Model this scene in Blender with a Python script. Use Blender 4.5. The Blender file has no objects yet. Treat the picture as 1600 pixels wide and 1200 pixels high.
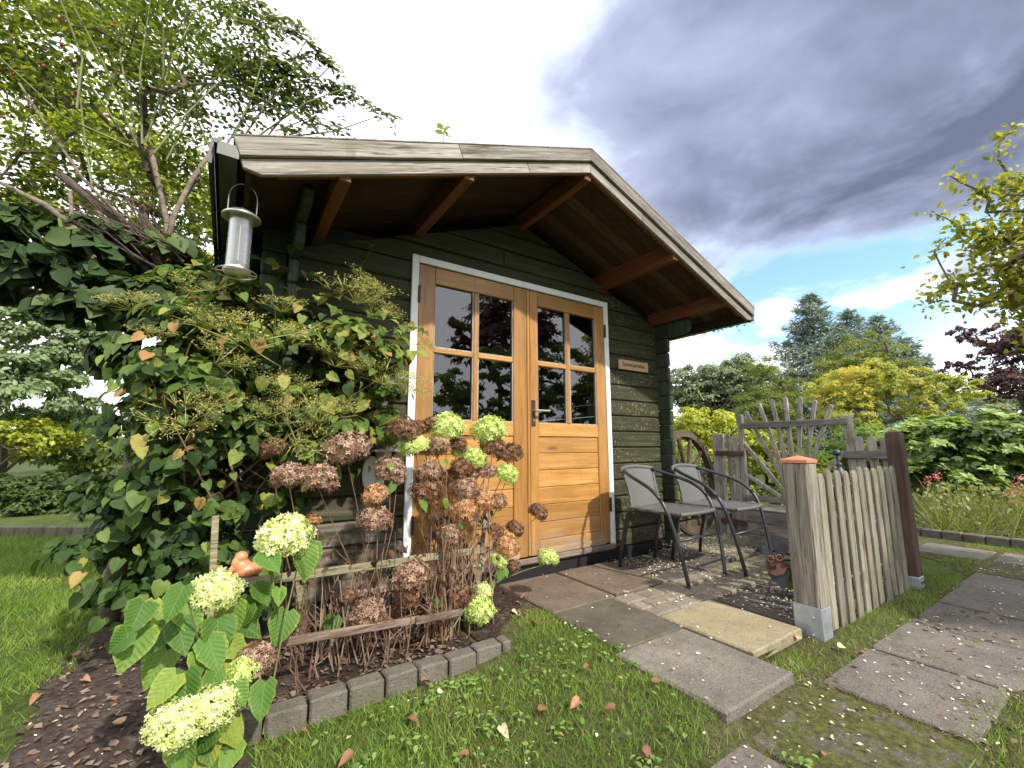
import bpy, math, random
import numpy as np
from mathutils import Vector, Matrix, noise as mnoise
random.seed(7); rng = np.random.default_rng(11)
R = math.radians
scene = bpy.context.scene
# ------------------------------------------------------------------ camera, sky, sun
YAW, PITCH, ROLL, FPX = .5838, .1453, -.0022, 669.3
CAM = np.array([-.9446, -2.5983, .87])
_f = np.array([math.sin(YAW)*math.cos(PITCH), math.cos(YAW)*math.cos(PITCH), math.sin(PITCH)])
_r0 = np.array([math.cos(YAW), -math.sin(YAW), 0]); _u0 = np.cross(_r0, _f)
_r = math.cos(ROLL)*_r0 + math.sin(ROLL)*_u0; _u = -math.sin(ROLL)*_r0 + math.cos(ROLL)*_u0
def ray(px, py): return _f + _r*(px-800)/FPX - _u*(py-600)/FPX
def G(px, py, z=0.0): d = ray(px, py); return CAM + d*(z-CAM[2])/d[2]
def WY(px, py, y=0.0): d = ray(px, py); return CAM + d*(y-CAM[1])/d[1]
def WX(px, py, x): d = ray(px, py); return CAM + d*(x-CAM[0])/d[0]
def DP(px, py, t): return CAM + ray(px, py)*t
cd = bpy.data.cameras.new('camera'); cam = bpy.data.objects.new('camera', cd)
scene.collection.objects.link(cam); scene.camera = cam
cd.sensor_width = 36; cd.lens = FPX/1600*36; cd.clip_start = .02; cd.clip_end = 600
cam.matrix_world = Matrix(((_r[0], _u[0], -_f[0], CAM[0]), (_r[1], _u[1], -_f[1], CAM[1]), (_r[2], _u[2], -_f[2], CAM[2]), (0, 0, 0, 1)))
scene.view_settings.view_transform = 'Standard'; scene.view_settings.look = 'None'
scene.view_settings.exposure = 0.85; scene.view_settings.gamma = 1
scene.view_settings.use_curve_mapping = False
scene.render.engine = 'CYCLES'
scene.cycles.max_bounces = 8; scene.cycles.transparent_max_bounces = 12; scene.cycles.use_denoising = True
SUN_EL, SUN_AZ = R(43), R(9)          # azimuth measured from -Y (the front of the shed) towards +X
sdir = Vector((math.sin(SUN_AZ)*math.cos(SUN_EL), -math.cos(SUN_AZ)*math.cos(SUN_EL), math.sin(SUN_EL)))
sl = bpy.data.lights.new('sun', 'SUN'); sl.energy = 3.6; sl.angle = R(1.6); sl.color = (1, .93, .82)
so = bpy.data.objects.new('sun', sl); scene.collection.objects.link(so)
so.rotation_euler = sdir.to_track_quat('Z', 'Y').to_euler(); so.location = (0, -5, 8)
world = bpy.data.worlds.new('World'); scene.world = world; world.use_nodes = True
nt = world.node_tree; nt.nodes.clear()
def N(t, k, **kw):
    n = t.nodes.new(k)
    for a, b in kw.items(): setattr(n, a, b)
    return n
wo = N(nt, 'ShaderNodeOutputWorld'); bg = N(nt, 'ShaderNodeBackground'); bg.inputs[1].default_value = .105
sky = N(nt, 'ShaderNodeTexSky', sky_type='NISHITA'); sky.sun_disc = False; sky.sun_elevation = SUN_EL
sky.sun_rotation = math.atan2(sdir.x, sdir.y); sky.air_density = 1.0; sky.dust_density = .6
tc = N(nt, 'ShaderNodeTexCoord')
mp = N(nt, 'ShaderNodeMapping'); mp.inputs['Scale'].default_value = (1, 1, 2.2)
nt.links.new(tc.outputs['Generated'], mp.inputs[0])
def wnoise(scale, detail, rough, off=0, dist=0):
    m = N(nt, 'ShaderNodeMapping'); m.inputs['Location'].default_value = (off, off*.7, off*.3)
    nt.links.new(mp.outputs[0], m.inputs[0])
    n = N(nt, 'ShaderNodeTexNoise'); n.inputs['Scale'].default_value = scale; n.inputs['Detail'].default_value = detail
    n.inputs['Roughness'].default_value = rough; n.inputs['Distortion'].default_value = dist
    nt.links.new(m.outputs[0], n.inputs['Vector']); return n.outputs['Fac']
def wmath(op, a, b=None, c=None):
    m = N(nt, 'ShaderNodeMath', operation=op)
    for i, v in enumerate((a, b, c)):
        if v is None: continue
        if isinstance(v, (int, float)): m.inputs[i].default_value = v
        else: nt.links.new(v, m.inputs[i])
    return m.outputs[0]
def wramp(fac, stops):
    n = N(nt, 'ShaderNodeValToRGB'); e = n.color_ramp.elements
    while len(e) < len(stops): e.new(.5)
    for i, (p, c) in enumerate(stops): e[i].position = p; e[i].color = (*c, 1)
    nt.links.new(fac, n.inputs[0]); return n.outputs[0]
def wdot(px, py):
    d = ray(px, py); d = d/np.linalg.norm(d)
    v = N(nt, 'ShaderNodeVectorMath', operation='DOT_PRODUCT'); v.inputs[1].default_value = tuple(d)
    nt.links.new(tc.outputs['Generated'], v.inputs[0]); return v.outputs['Value']
def wmap(v, a, b, c, d):
    m = N(nt, 'ShaderNodeMapRange', interpolation_type='SMOOTHSTEP')
    for i, x in enumerate((a, b, c, d)): m.inputs[i+1].default_value = x
    nt.links.new(v, m.inputs[0]); return m.outputs[0]
big = wnoise(1.3, 2, .45, 3.1, .2); fine = wnoise(3.0, 6, .55, 1.7, .25)
dark_dir = wmath('ADD', wmap(wdot(1420, 120), .70, .93, 0, .50), wmap(wdot(1310, 215), .86, .985, 0, .50))          # the storm cloud up and to the right
dark2 = wmap(wdot(1000, 200), .88, 1.0, 0, .50)
sepz = N(nt, 'ShaderNodeSeparateXYZ'); nt.links.new(tc.outputs['Generated'], sepz.inputs[0])
lowfade = wmap(wmath('ADD', sepz.outputs[2], wmath('MULTIPLY', wmath('SUBTRACT', fine, .5), .5)), .16, .52, 0, 1)
dd = wmath('MULTIPLY', wmath('MAXIMUM', dark_dir, dark2), lowfade)
dens = wmath('ADD', wmath('MULTIPLY', dd, .90), wmath('MULTIPLY', wmath('SUBTRACT', wmath('ADD', wmath('MULTIPLY', big, .4), wmath('MULTIPLY', fine, .6)), .5), 1.45))
cloudcol = wramp(dens, [(0.0, (11.0, 11.1, 11.6)), (.20, (8.4, 8.7, 9.8)), (.36, (5.6, 6.1, 7.6)), (.56, (3.0, 3.4, 4.6)), (1.0, (1.0, 1.18, 1.8))])
# gaps of blue: low in the sky, broken by puffs
blue_zone = wmap(wdot(1270, 400), .93, .99, 0, 1)
blue2 = wmap(big, .56, .72, 0, .6)
gap = wmath('MULTIPLY', wmath('MAXIMUM', blue_zone, blue2), wmap(fine, .56, .46, 0, 1))
gap = wmath('MULTIPLY', gap, wmap(dd, .75, .35, 0, 1))
skyb = N(nt, 'ShaderNodeMix', data_type='RGBA', blend_type='MULTIPLY'); skyb.inputs[0].default_value = 1
nt.links.new(sky.outputs[0], skyb.inputs[6]); skyb.inputs[7].default_value = (1.5, 1.7, 1.7, 1)
mx = N(nt, 'ShaderNodeMix', data_type='RGBA'); nt.links.new(gap, mx.inputs[0])
nt.links.new(cloudcol, mx.inputs[6]); nt.links.new(skyb.outputs[2], mx.inputs[7])
nt.links.new(mx.outputs[2], bg.inputs[0]); nt.links.new(bg.outputs[0], wo.inputs[0])

# ------------------------------------------------------------------ helpers
COL = scene.collection
class MB:
    def __init__(s): s.v = []; s.f = []
    def add(s, vs, fs):
        o = len(s.v); s.v += [tuple(map(float, p)) for p in vs]; s.f += [tuple(i+o for i in q) for q in fs]; return s
    def hexa(s, p):  # 8 corners: bottom ring 0-3, top ring 4-7
        return s.add(p, [(0, 3, 2, 1), (4, 5, 6, 7), (0, 1, 5, 4), (1, 2, 6, 5), (2, 3, 7, 6), (3, 0, 4, 7)])
    def box(s, a, b, ch=0.0):
        (x0, y0, z0), (x1, y1, z1) = [(min(p), max(p)) for p in zip(a, b)] and (tuple(map(min, zip(a, b))), tuple(map(max, zip(a, b))))
        if ch <= 0: return s.hexa([(x0,y0,z0),(x1,y0,z0),(x1,y1,z0),(x0,y1,z0),(x0,y0,z1),(x1,y0,z1),(x1,y1,z1),(x0,y1,z1)])
        return s.beam(((x0+x1)/2, (y0+y1)/2, z0), ((x0+x1)/2, (y0+y1)/2, z1), x1-x0, y1-y0, ch=ch, up=(0, 1, 0))
    def beam(s, a, b, w, h, ch=0.0, up=(0, 0, 1), jit=0.0):
        """Bar from a to b; w across, h along 'up'; chamfered."""
        a = np.array(a, float); b = np.array(b, float); d = b-a; L = np.linalg.norm(d); d = d/L
        up = np.array(up, float); sd = np.cross(d, up); sd /= np.linalg.norm(sd); up = np.cross(sd, d)
        c = min(ch, w*.45, h*.45, L*.45)
        if c <= 0:
            P = [a+sd*i*w/2+up*j*h/2 for i, j in ((-1,-1),(1,-1),(1,1),(-1,1))]
            return s.hexa([*P, *[p+d*L for p in P]])
        def ring(o, x, y, cc):
            q = [(-x+cc,-y),(x-cc,-y),(x,-y+cc),(x,y-cc),(x-cc,y),(-x+cc,y),(-x,y-cc),(-x,-y+cc)]
            return [o+sd*i+up*j for i, j in q]
        vs = ring(a, w/2-c, h/2-c, c*.4)+ring(a+d*c, w/2, h/2, c)+ring(b-d*c, w/2, h/2, c)+ring(b, w/2-c, h/2-c, c*.4)
        fs = [tuple(range(7, -1, -1)), tuple(range(24, 32))]
        for k in range(3):
            for i in range(8): j = (i+1) % 8; fs.append((k*8+i, k*8+j, k*8+8+j, k*8+8+i))
        return s.add(vs, fs)
    def tube(s, pts, r, n=8, caps=True):
        pts = [np.array(p, float) for p in pts]; m = len(pts)
        rr = list(r) if hasattr(r, '__len__') else [r]*m
        t = [pts[min(i+1, m-1)]-pts[max(i-1, 0)] for i in range(m)]; t = [x/(np.linalg.norm(x)+1e-9) for x in t]
        ref = np.array((0, 0, 1.)) if abs(t[0][2]) < .9 else np.array((1., 0, 0))
        nrm = np.cross(t[0], ref); nrm /= np.linalg.norm(nrm); vs = []
        for i in range(m):
            nrm = nrm-t[i]*np.dot(nrm, t[i]); nrm /= np.linalg.norm(nrm)+1e-9; bn = np.cross(t[i], nrm)
            for k in range(n):
                a = 2*math.pi*k/n; vs.append(pts[i]+(nrm*math.cos(a)+bn*math.sin(a))*rr[i])
        fs = [(i*n+k, i*n+(k+1) % n, (i+1)*n+(k+1) % n, (i+1)*n+k) for i in range(m-1) for k in range(n)]
        if caps: fs += [tuple(range(n-1, -1, -1)), tuple(range((m-1)*n, m*n))]
        return s.add(vs, fs)
    def lathe(s, prof, c=(0, 0, 0), n=24, axis=None):
        vs = []; m = len(prof); c = np.array(c, float)
        M = Matrix.Identity(3) if axis is None else Vector(axis).to_track_quat('Z', 'Y').to_matrix()
        for r_, z in prof:
            for k in range(n):
                a = 2*math.pi*k/n; vs.append(c+np.array(M @ Vector((r_*math.cos(a), r_*math.sin(a), z))))
        fs = [(i*n+k, i*n+(k+1) % n, (i+1)*n+(k+1) % n, (i+1)*n+k) for i in range(m-1) for k in range(n)]
        return s.add(vs, fs)
    def prism(s, poly, fn, d0, d1, ch=0.0):
        """convex polygon (2D) extruded; fn(u,v,d)->xyz; face at d0 is chamfered by ch."""
        n = len(poly); A = np.array(poly, float)
        def inset(q):
            c = A.mean(0); out = []
            for i in range(n):
                p0, p1, p2 = A[i-1], A[i], A[(i+1) % n]
                e1 = p1-p0; e2 = p2-p1; e1 /= np.linalg.norm(e1)+1e-9; e2 /= np.linalg.norm(e2)+1e-9
                n1 = np.array((-e1[1], e1[0])); n2 = np.array((-e2[1], e2[0]))
                if np.dot(n1, c-p1) < 0: n1 = -n1
                if np.dot(n2, c-p1) < 0: n2 = -n2
                b = n1+n2; k = q/max(.35, (1+np.dot(n1, n2))); out.append(p1+b*k)
            return out
        sg = 1 if d1 > d0 else -1
        if ch > 0: rings = [(inset(ch), d0), (A, d0+sg*ch), (A, d1)]
        else: rings = [(A, d0), (A, d1)]
        vs = [fn(u, v, d) for ring_, d in rings for u, v in ring_]
        fs = [tuple(range(n-1, -1, -1)), tuple(range((len(rings)-1)*n, len(rings)*n))]
        for k in range(len(rings)-1):
            for i in range(n): j = (i+1) % n; fs.append((k*n+i, k*n+j, (k+1)*n+j, (k+1)*n+i))
        return s.add(vs, fs)
def mesh_from(mb, name, smooth=False, auto=None):
    me = bpy.data.meshes.new(name); me.from_pydata(mb.v, [], mb.f); me.update()
    import bmesh
    bm = bmesh.new(); bm.from_mesh(me); bmesh.ops.recalc_face_normals(bm, faces=bm.faces); bm.to_mesh(me); bm.free()
    if smooth: me.shade_smooth()
    return me
def origin_of(o):
    v = Vector((0, 0, 0))
    while o is not None: v += o.location; o = o.parent
    return v
def obj(name, mb, mat, parent=None, smooth=False, kind=None):
    """mesh given in world coordinates; stored relative to its parent (parents are unrotated while building)"""
    me = mb if isinstance(mb, bpy.types.Mesh) else mesh_from(mb, name, smooth)
    o = bpy.data.objects.new(name, me); COL.objects.link(o)
    if mat is not None: me.materials.clear(); me.materials.append(mat)
    if parent is not None:
        off = origin_of(parent)
        if off.length > 1e-6 and not isinstance(mb, bpy.types.Mesh): me.transform(Matrix.Translation(-off))
        o.parent = parent
    if kind: o['kind'] = kind
    return o
def tag(o, label=None, cat=None, group=None, kind=None):
    if label: o['label'] = label
    if cat: o['category'] = cat
    if group: o['group'] = group
    if kind: o['kind'] = kind
    return o
def thing(name, label, cat, loc=(0, 0, 0), group=None):
    o = bpy.data.objects.new(name, None); COL.objects.link(o); o.location = tuple(map(float, loc)); o.empty_display_size = .1
    return tag(o, label, cat, group)
def copy_tree(o, parent=None):
    c = o.copy(); COL.objects.link(c); c.parent = parent
    for ch in list(o.children): copy_tree(ch, c)
    return c
def inst(name, me, parent, loc, rot=None, scale=1.0, mat=None):
    o = bpy.data.objects.new(name, me); COL.objects.link(o); off = origin_of(parent) if parent else Vector()
    o.parent = parent; o.location = Vector(tuple(map(float, loc)))-off
    if rot is not None: o.rotation_mode = 'QUATERNION'; o.rotation_quaternion = rot
    o.scale = (scale,)*3 if not hasattr(scale, '__len__') else scale
    return o

# ------------------------------------------------------------------ materials
def newmat(name):
    m = bpy.data.materials.new(name); m.use_nodes = True; t = m.node_tree; t.nodes.clear()
    out = N(t, 'ShaderNodeOutputMaterial'); b = N(t, 'ShaderNodeBsdfPrincipled'); t.links.new(b.outputs[0], out.inputs[0])
    return m, t, b, out
def L(t, a, b): t.links.new(a, b)
def coords(t, scale=(1, 1, 1), offset_random=True, world=False, tilt=0.0):
    if world: src = N(t, 'ShaderNodeNewGeometry').outputs['Position']
    else: src = N(t, 'ShaderNodeTexCoord').outputs['Object']
    if offset_random:
        oi = N(t, 'ShaderNodeObjectInfo'); vm = N(t, 'ShaderNodeVectorMath', operation='MULTIPLY_ADD')
        cmb = N(t, 'ShaderNodeCombineXYZ')
        for i in range(3): L(t, oi.outputs['Random'], cmb.inputs[i])
        L(t, cmb.outputs[0], vm.inputs[0]); vm.inputs[1].default_value = (13.7, 7.9, 21.3); L(t, src, vm.inputs[2]); src = vm.outputs[0]
    if tilt:
        mr = N(t, 'ShaderNodeMapping'); mr.inputs['Rotation'].default_value = (0, -tilt, 0); L(t, src, mr.inputs[0]); src = mr.outputs[0]
    m = N(t, 'ShaderNodeMapping'); m.inputs['Scale'].default_value = scale; L(t, src, m.inputs[0]); return m.outputs[0]
def noise_(t, vec, scale, detail=4, rough=.55, dist=0.0):
    n = N(t, 'ShaderNodeTexNoise'); n.inputs['Scale'].default_value = scale; n.inputs['Detail'].default_value = detail
    n.inputs['Roughness'].default_value = rough; n.inputs['Distortion'].default_value = dist
    L(t, vec, n.inputs['Vector']); return n.outputs['Fac']
def ramp(t, fac, stops, interp='LINEAR'):
    n = N(t, 'ShaderNodeValToRGB'); n.color_ramp.interpolation = interp; e = n.color_ramp.elements
    while len(e) < len(stops): e.new(.5)
    for i, (p, c) in enumerate(stops):
        e[i].position = p; e[i].color = (*c, 1) if hasattr(c, '__len__') else (c, c, c, 1)
    L(t, fac, n.inputs[0]); return n.outputs[0]
def mixc(t, fac, a, b, mode='MIX'):
    n = N(t, 'ShaderNodeMix', data_type='RGBA', blend_type=mode)
    for i, v in ((0, fac), (6, a), (7, b)):
        if isinstance(v, (int, float)): n.inputs[i].default_value = v
        elif isinstance(v, tuple): n.inputs[i].default_value = (*v, 1)
        else: L(t, v, n.inputs[i])
    return n.outputs[2]
def mth(t, op, a, b=None):
    m = N(t, 'ShaderNodeMath', operation=op)
    for i, v in enumerate((a, b)):
        if v is None: continue
        if isinstance(v, (int, float)): m.inputs[i].default_value = v
        else: L(t, v, m.inputs[i])
    return m.outputs[0]
def mrange(t, v, a, b, c=0, d=1):
    m = N(t, 'ShaderNodeMapRange', interpolation_type='SMOOTHSTEP')
    for i, x in enumerate((a, b, c, d)): m.inputs[i+1].default_value = x
    L(t, v, m.inputs[0]); return m.outputs[0]
def bump(t, b, h, strength=.3, dist=.01):
    n = N(t, 'ShaderNodeBump'); n.inputs['Strength'].default_value = strength; n.inputs['Distance'].default_value = dist
    L(t, h, n.inputs['Height']); L(t, n.outputs[0], b.inputs['Normal'])
AX = {'x': (1.2, 22, 22), 'y': (22, 1.2, 22), 'z': (22, 22, 1.2)}
def wood(name, cols, axis='x', rough=.75, knots=.0, moss=None, bmp=.35, gloss=.3, stain=.5, specks=None, knotcol=(.12, .05, .02), tilt=0.0, low=None):
    """cols: dark, mid, light streaks; moss: (colour, amount); specks: (colour, threshold)"""
    m, t, b, _ = newmat(name)
    v = coords(t, AX[axis], tilt=tilt); v1 = coords(t, (1, 1, 1))
    g = noise_(t, v, 1.6, 7, .62, .9)
    g2 = noise_(t, v, 6.5, 3, .6, .3)
    lg = noise_(t, v1, 2.6, 3, .5)
    oi = N(t, 'ShaderNodeObjectInfo')
    gg = mth(t, 'ADD', mth(t, 'MULTIPLY', g, .65), mth(t, 'MULTIPLY', g2, .35))
    c = ramp(t, gg, [(.30, cols[0]), (.5, cols[1]), (.68, cols[2])])
    dark = tuple(x*.45 for x in cols[0])
    c = mixc(t, mrange(t, lg, .45, .75, 0, stain), c, dark)
    c = mixc(t, 1.0, c, ramp(t, oi.outputs['Random'], [(0, .78), (1, 1.18)]), 'MULTIPLY')
    h = gg
    if knots:
        sc = tuple(7*k for k in ({'x': (.35, 1, 1), 'y': (1, .35, 1), 'z': (1, 1, .35)}[axis]))
        vo = N(t, 'ShaderNodeTexVoronoi'); vo.inputs['Scale'].default_value = 1; L(t, coords(t, sc), vo.inputs['Vector'])
        sel = N(t, 'ShaderNodeSeparateColor'); L(t, vo.outputs['Color'], sel.inputs[0])
        k = mth(t, 'MULTIPLY', mrange(t, vo.outputs['Distance'], .20, .07), mth(t, 'LESS_THAN', sel.outputs[0], knots))
        c = mixc(t, mth(t, 'MULTIPLY', k, .8), c, knotcol)
    if rough >= .8:
        cv = {'x': (2.2, 70, 70), 'y': (70, 2.2, 70), 'z': (70, 70, 2.2)}[axis]; cn = noise_(t, coords(t, cv, tilt=tilt), 1.5, 3, .65, .25)
        ck = mrange(t, cn, .42, .34, 0, .75); c = mixc(t, ck, c, tuple(x*.4 for x in cols[0])); c = mixc(t, mrange(t, cn, .58, .68, 0, .45), c, tuple(min(.7, x*1.25) for x in cols[2])); h = mth(t, 'SUBTRACT', h, mth(t, 'MULTIPLY', ck, .5))
    if moss:
        mn = noise_(t, v1, 6, 5, .65); c = mixc(t, mrange(t, mn, .62-.25*moss[1], .75-.1*moss[1], 0, .85), c, moss[0])
    if specks:
        sn = noise_(t, coords(t, (30, 30, 9) if axis == 'x' else (30, 30, 30)), 1.6, 5, .7)
        geo = N(t, 'ShaderNodeNewGeometry'); sp = N(t, 'ShaderNodeSeparateXYZ'); L(t, geo.outputs['Position'], sp.inputs[0])
        reg = mrange(t, sp.outputs[0], 1.4, 2.0)
        c = mixc(t, mth(t, 'MULTIPLY', reg, mrange(t, sn, specks[1], specks[1]+.05, 0, .75)), c, specks[0])
    if low:
        geo2 = N(t, 'ShaderNodeNewGeometry'); sp2 = N(t, 'ShaderNodeSeparateXYZ'); L(t, geo2.outputs['Position'], sp2.inputs[0])
        ln_ = noise_(t, coords(t, (2, 2, 5)), 2.4, 6, .7); c = mixc(t, mth(t, 'MULTIPLY', mrange(t, sp2.outputs[2], low[1], low[0]), mrange(t, ln_, .40, .58, 0, .85)), c, low[2])
        dr = noise_(t, coords(t, (26, 26, 1.2)), 1.3, 4, .6); c = mixc(t, mrange(t, dr, .60, .72, 0, .35), c, tuple(x*.45 for x in cols[0]))
    L(t, c, b.inputs['Base Color']); b.inputs['Roughness'].default_value = rough
    b.inputs['Specular IOR Level'].default_value = gloss
    bump(t, b, h, bmp, .006)
    return m
def wall_mat():
    m, t, b, _ = newmat('green_stained_log')
    v = coords(t, AX['x']); geo = N(t, 'ShaderNodeNewGeometry'); sp = N(t, 'ShaderNodeSeparateXYZ'); L(t, geo.outputs['Position'], sp.inputs[0])
    g = mth(t, 'ADD', mth(t, 'MULTIPLY', noise_(t, v, 1.6, 7, .62, .9), .6), mth(t, 'MULTIPLY', noise_(t, v, 7, 3, .6), .4))
    c = ramp(t, g, [(.3, (.016, .016, .007)), (.5, (.038, .040, .018)), (.7, (.080, .082, .044))])
    lg = noise_(t, coords(t, (1, 1, 2)), 2.2, 4, .55); c = mixc(t, mrange(t, lg, .45, .72, 0, .6), c, (.028, .026, .015))
    bare = ramp(t, g, [(.3, (.055, .045, .035)), (.55, (.16, .14, .115)), (.75, (.28, .25, .21))])
    wn = noise_(t, coords(t, (1.2, 1, 6)), 2.2, 5, .6, .4)
    low = mth(t, 'MULTIPLY', mrange(t, sp.outputs[2], .62, .38), mrange(t, sp.outputs[0], .3, -.05))
    c = mixc(t, mth(t, 'MULTIPLY', low, mrange(t, wn, .38, .55)), c, bare)
    mud = noise_(t, coords(t, (3, 3, 9)), 3, 5, .7); c = mixc(t, mth(t, 'MULTIPLY', mrange(t, sp.outputs[2], .30, .05), mrange(t, mud, .42, .62, 0, .7)), c, (.11, .095, .06))
    sn = noise_(t, coords(t, (52, 52, 24)), 1.9, 3, .6, .1); sn2 = noise_(t, coords(t, (1, 1, 1)), 3, 3)
    reg = mth(t, 'MULTIPLY', mrange(t, sp.outputs[0], 1.2, 2.1), mrange(t, sn2, .36, .58))
    c = mixc(t, mth(t, 'MULTIPLY', reg, mrange(t, sn, .60, .66, 0, .8)), c, (.34, .31, .24))
    L(t, c, b.inputs['Base Color']); b.inputs['Roughness'].default_value = .68; b.inputs['Specular IOR Level'].default_value = .22
    bump(t, b, g, .4, .006); return m
def plain(name, col, rough=.5, metal=0.0, var=.15, scale=8, bmp=0.0, spec=.5, dirt=None):
    m, t, b, _ = newmat(name); v = coords(t)
    n = noise_(t, v, scale, 5, .6)
    c = ramp(t, n, [(.3, tuple(x*(1-var) for x in col)), (.7, tuple(min(1, x*(1+var)) for x in col))])
    if dirt: c = mixc(t, mrange(t, noise_(t, v, scale*.6, 6, .7), dirt[1], dirt[1]+.12), c, dirt[0])
    L(t, c, b.inputs['Base Color']); b.inputs['Roughness'].default_value = rough; b.inputs['Metallic'].default_value = metal
    b.inputs['Specular IOR Level'].default_value = spec
    if bmp: bump(t, b, noise_(t, v, scale*6, 5, .7), bmp, .004)
    return m
def leafmat(name, stops, trans=.35, rough=.45, spec=.4, vein=False):
    m, t, b, out = newmat(name)
    at = N(t, 'ShaderNodeAttribute', attribute_name='tint'); oi = N(t, 'ShaderNodeObjectInfo')
    n = noise_(t, coords(t), 30, 2, .5)
    f = mth(t, 'ADD', at.outputs['Fac'], mth(t, 'MULTIPLY', mth(t, 'SUBTRACT', n, .5), .25))
    c = ramp(t, f, stops)
    L(t, c, b.inputs['Base Color']); b.inputs['Roughness'].default_value = rough; b.inputs['Specular IOR Level'].default_value = spec
    tr = N(t, 'ShaderNodeBsdfTranslucent'); ms = N(t, 'ShaderNodeMixShader'); ms.inputs[0].default_value = trans
    c2 = mixc(t, 1.0, c, (1.5, 1.6, .55), 'MULTIPLY')
    L(t, c2, tr.inputs[0]); L(t, b.outputs[0], ms.inputs[1]); L(t, tr.outputs[0], ms.inputs[2]); L(t, ms.outputs[0], out.inputs[0])
    return m
def leafmat_obj(name, stops, trans=.3, edge=None):
    """for single leaf objects: tint from the object's random number, yellow towards the edge"""
    m, t, b, out = newmat(name)
    oi = N(t, 'ShaderNodeObjectInfo'); at = N(t, 'ShaderNodeAttribute', attribute_name='tint')
    n = noise_(t, coords(t), 14, 3, .6)
    f = mth(t, 'ADD', oi.outputs['Random'], mth(t, 'MULTIPLY', mth(t, 'SUBTRACT', n, .5), .45))
    c = ramp(t, f, stops)
    sx = N(t, 'ShaderNodeSeparateXYZ'); L(t, N(t, 'ShaderNodeTexCoord').outputs['Object'], sx.inputs[0])
    ax_ = mth(t, 'ABSOLUTE', sx.outputs[0]); ph_ = mth(t, 'SUBTRACT', sx.outputs[1], mth(t, 'MULTIPLY', ax_, .95))
    sv = mth(t, 'SINE', mth(t, 'MULTIPLY', ph_, 44.0)); vn_ = mth(t, 'MAXIMUM', mrange(t, sv, .90, 1.0), mrange(t, ax_, .022, .008))
    c = mixc(t, mth(t, 'MULTIPLY', vn_, .22), c, (.30, .36, .12))
    if edge: c = mixc(t, mth(t, 'MULTIPLY', mrange(t, mth(t, 'ADD', at.outputs['Fac'], mth(t, 'MULTIPLY', n, .8)), 1.15, 1.6), mrange(t, oi.outputs['Random'], .1, .8, .4, 1)), c, edge)
    L(t, c, b.inputs['Base Color']); b.inputs['Roughness'].default_value = .42; b.inputs['Specular IOR Level'].default_value = .4
    tr = N(t, 'ShaderNodeBsdfTranslucent'); ms = N(t, 'ShaderNodeMixShader'); ms.inputs[0].default_value = trans
    L(t, mixc(t, 1.0, c, (1.5, 1.6, .55), 'MULTIPLY'), tr.inputs[0]); L(t, b.outputs[0], ms.inputs[1]); L(t, tr.outputs[0], ms.inputs[2]); L(t, ms.outputs[0], out.inputs[0])
    bump(t, b, mth(t, 'SUBTRACT', sv, mth(t, 'MULTIPLY', vn_, 1.5)), .22, .004)
    b.inputs['Roughness'].default_value = .55; b.inputs['Specular IOR Level'].default_value = .25
    return m
M = {}
M['wall'] = wall_mat()
M['logend'] = wood('green_log_end', [(.020, .030, .018), (.035, .05, .03), (.07, .09, .06)], 'z', .65, stain=.6)
M['door'] = wood('honey_pine_glaze', [(.26, .115, .028), (.39, .20, .054), (.50, .285, .10)], 'x', .42, .30, gloss=.5, bmp=.18, stain=.2, low=(.10, .42, (.27, .20, .14)))
M['doorv'] = wood('honey_pine_glaze_upright', [(.23, .10, .024), (.35, .172, .045), (.44, .235, .075)], 'z', .42, .22, gloss=.5, bmp=.18, stain=.2, low=(.08, .40, (.25, .18, .12)))
M['door_worn'] = wood('bleached_door_edge', [(.20, .12, .06), (.33, .23, .14), (.44, .34, .24)], 'x', .6, 0, bmp=.3)
M['sill'] = wood('bleached_sill', [(.12, .09, .07), (.24, .19, .155), (.38, .32, .27)], 'x', .7, 0, stain=.5)
M['trim'] = plain('flaking_white_paint', (.74, .76, .80), .5, 0, .07, 9, .25, dirt=((.30, .29, .27), .64))
for _k, _a in (('barge', .366), ('barge_left', -.366)): M[_k] = wood('weathered_bargeboard', [(.09, .078, .064), (.215, .195, .168), (.36, .34, .305)], 'x', .9, .30, moss=((.15, .14, .07), .25), bmp=.6, stain=.35, tilt=_a)
M['purlin'] = wood('rusty_brown_purlin', [(.075, .026, .011), (.13, .047, .018), (.20, .08, .033)], 'y', .6, .03, stain=.3)
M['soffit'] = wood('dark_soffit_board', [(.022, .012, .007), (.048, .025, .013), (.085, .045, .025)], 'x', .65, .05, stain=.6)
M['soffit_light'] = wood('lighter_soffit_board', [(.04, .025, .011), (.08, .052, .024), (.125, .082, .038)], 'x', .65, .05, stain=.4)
M['roof'] = plain('roof_felt', (.05, .05, .05), .9, 0, .3, 20, .5)
M['black'] = plain('black_plinth', (.012, .012, .014), .55)
M['gutter'] = plain('grey_green_gutter', (.032, .040, .030), .4, 0, .2, 6, dirt=((.035, .045, .03), .58))
M['gutter_dark'] = plain('black_gutter_lip', (.015, .016, .017), .35)
M['grey'] = wood('silver_grey_timber', [(.14, .12, .105), (.31, .28, .25), (.46, .43, .39)], 'z', .85, .12, moss=((.13, .14, .07), .35), bmp=.7, stain=.35)
M['greyy'] = wood('silver_grey_timber_rail', [(.10, .085, .075), (.21, .185, .165), (.33, .30, .275)], 'y', .85, .1, moss=((.13, .14, .08), .2), bmp=.7, stain=.35)
M['picket'] = wood('lichen_green_picket', [(.085, .075, .055), (.20, .185, .14), (.34, .32, .26)], 'z', .85, .12, moss=((.12, .135, .05), .42), bmp=.55, stain=.35)
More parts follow.
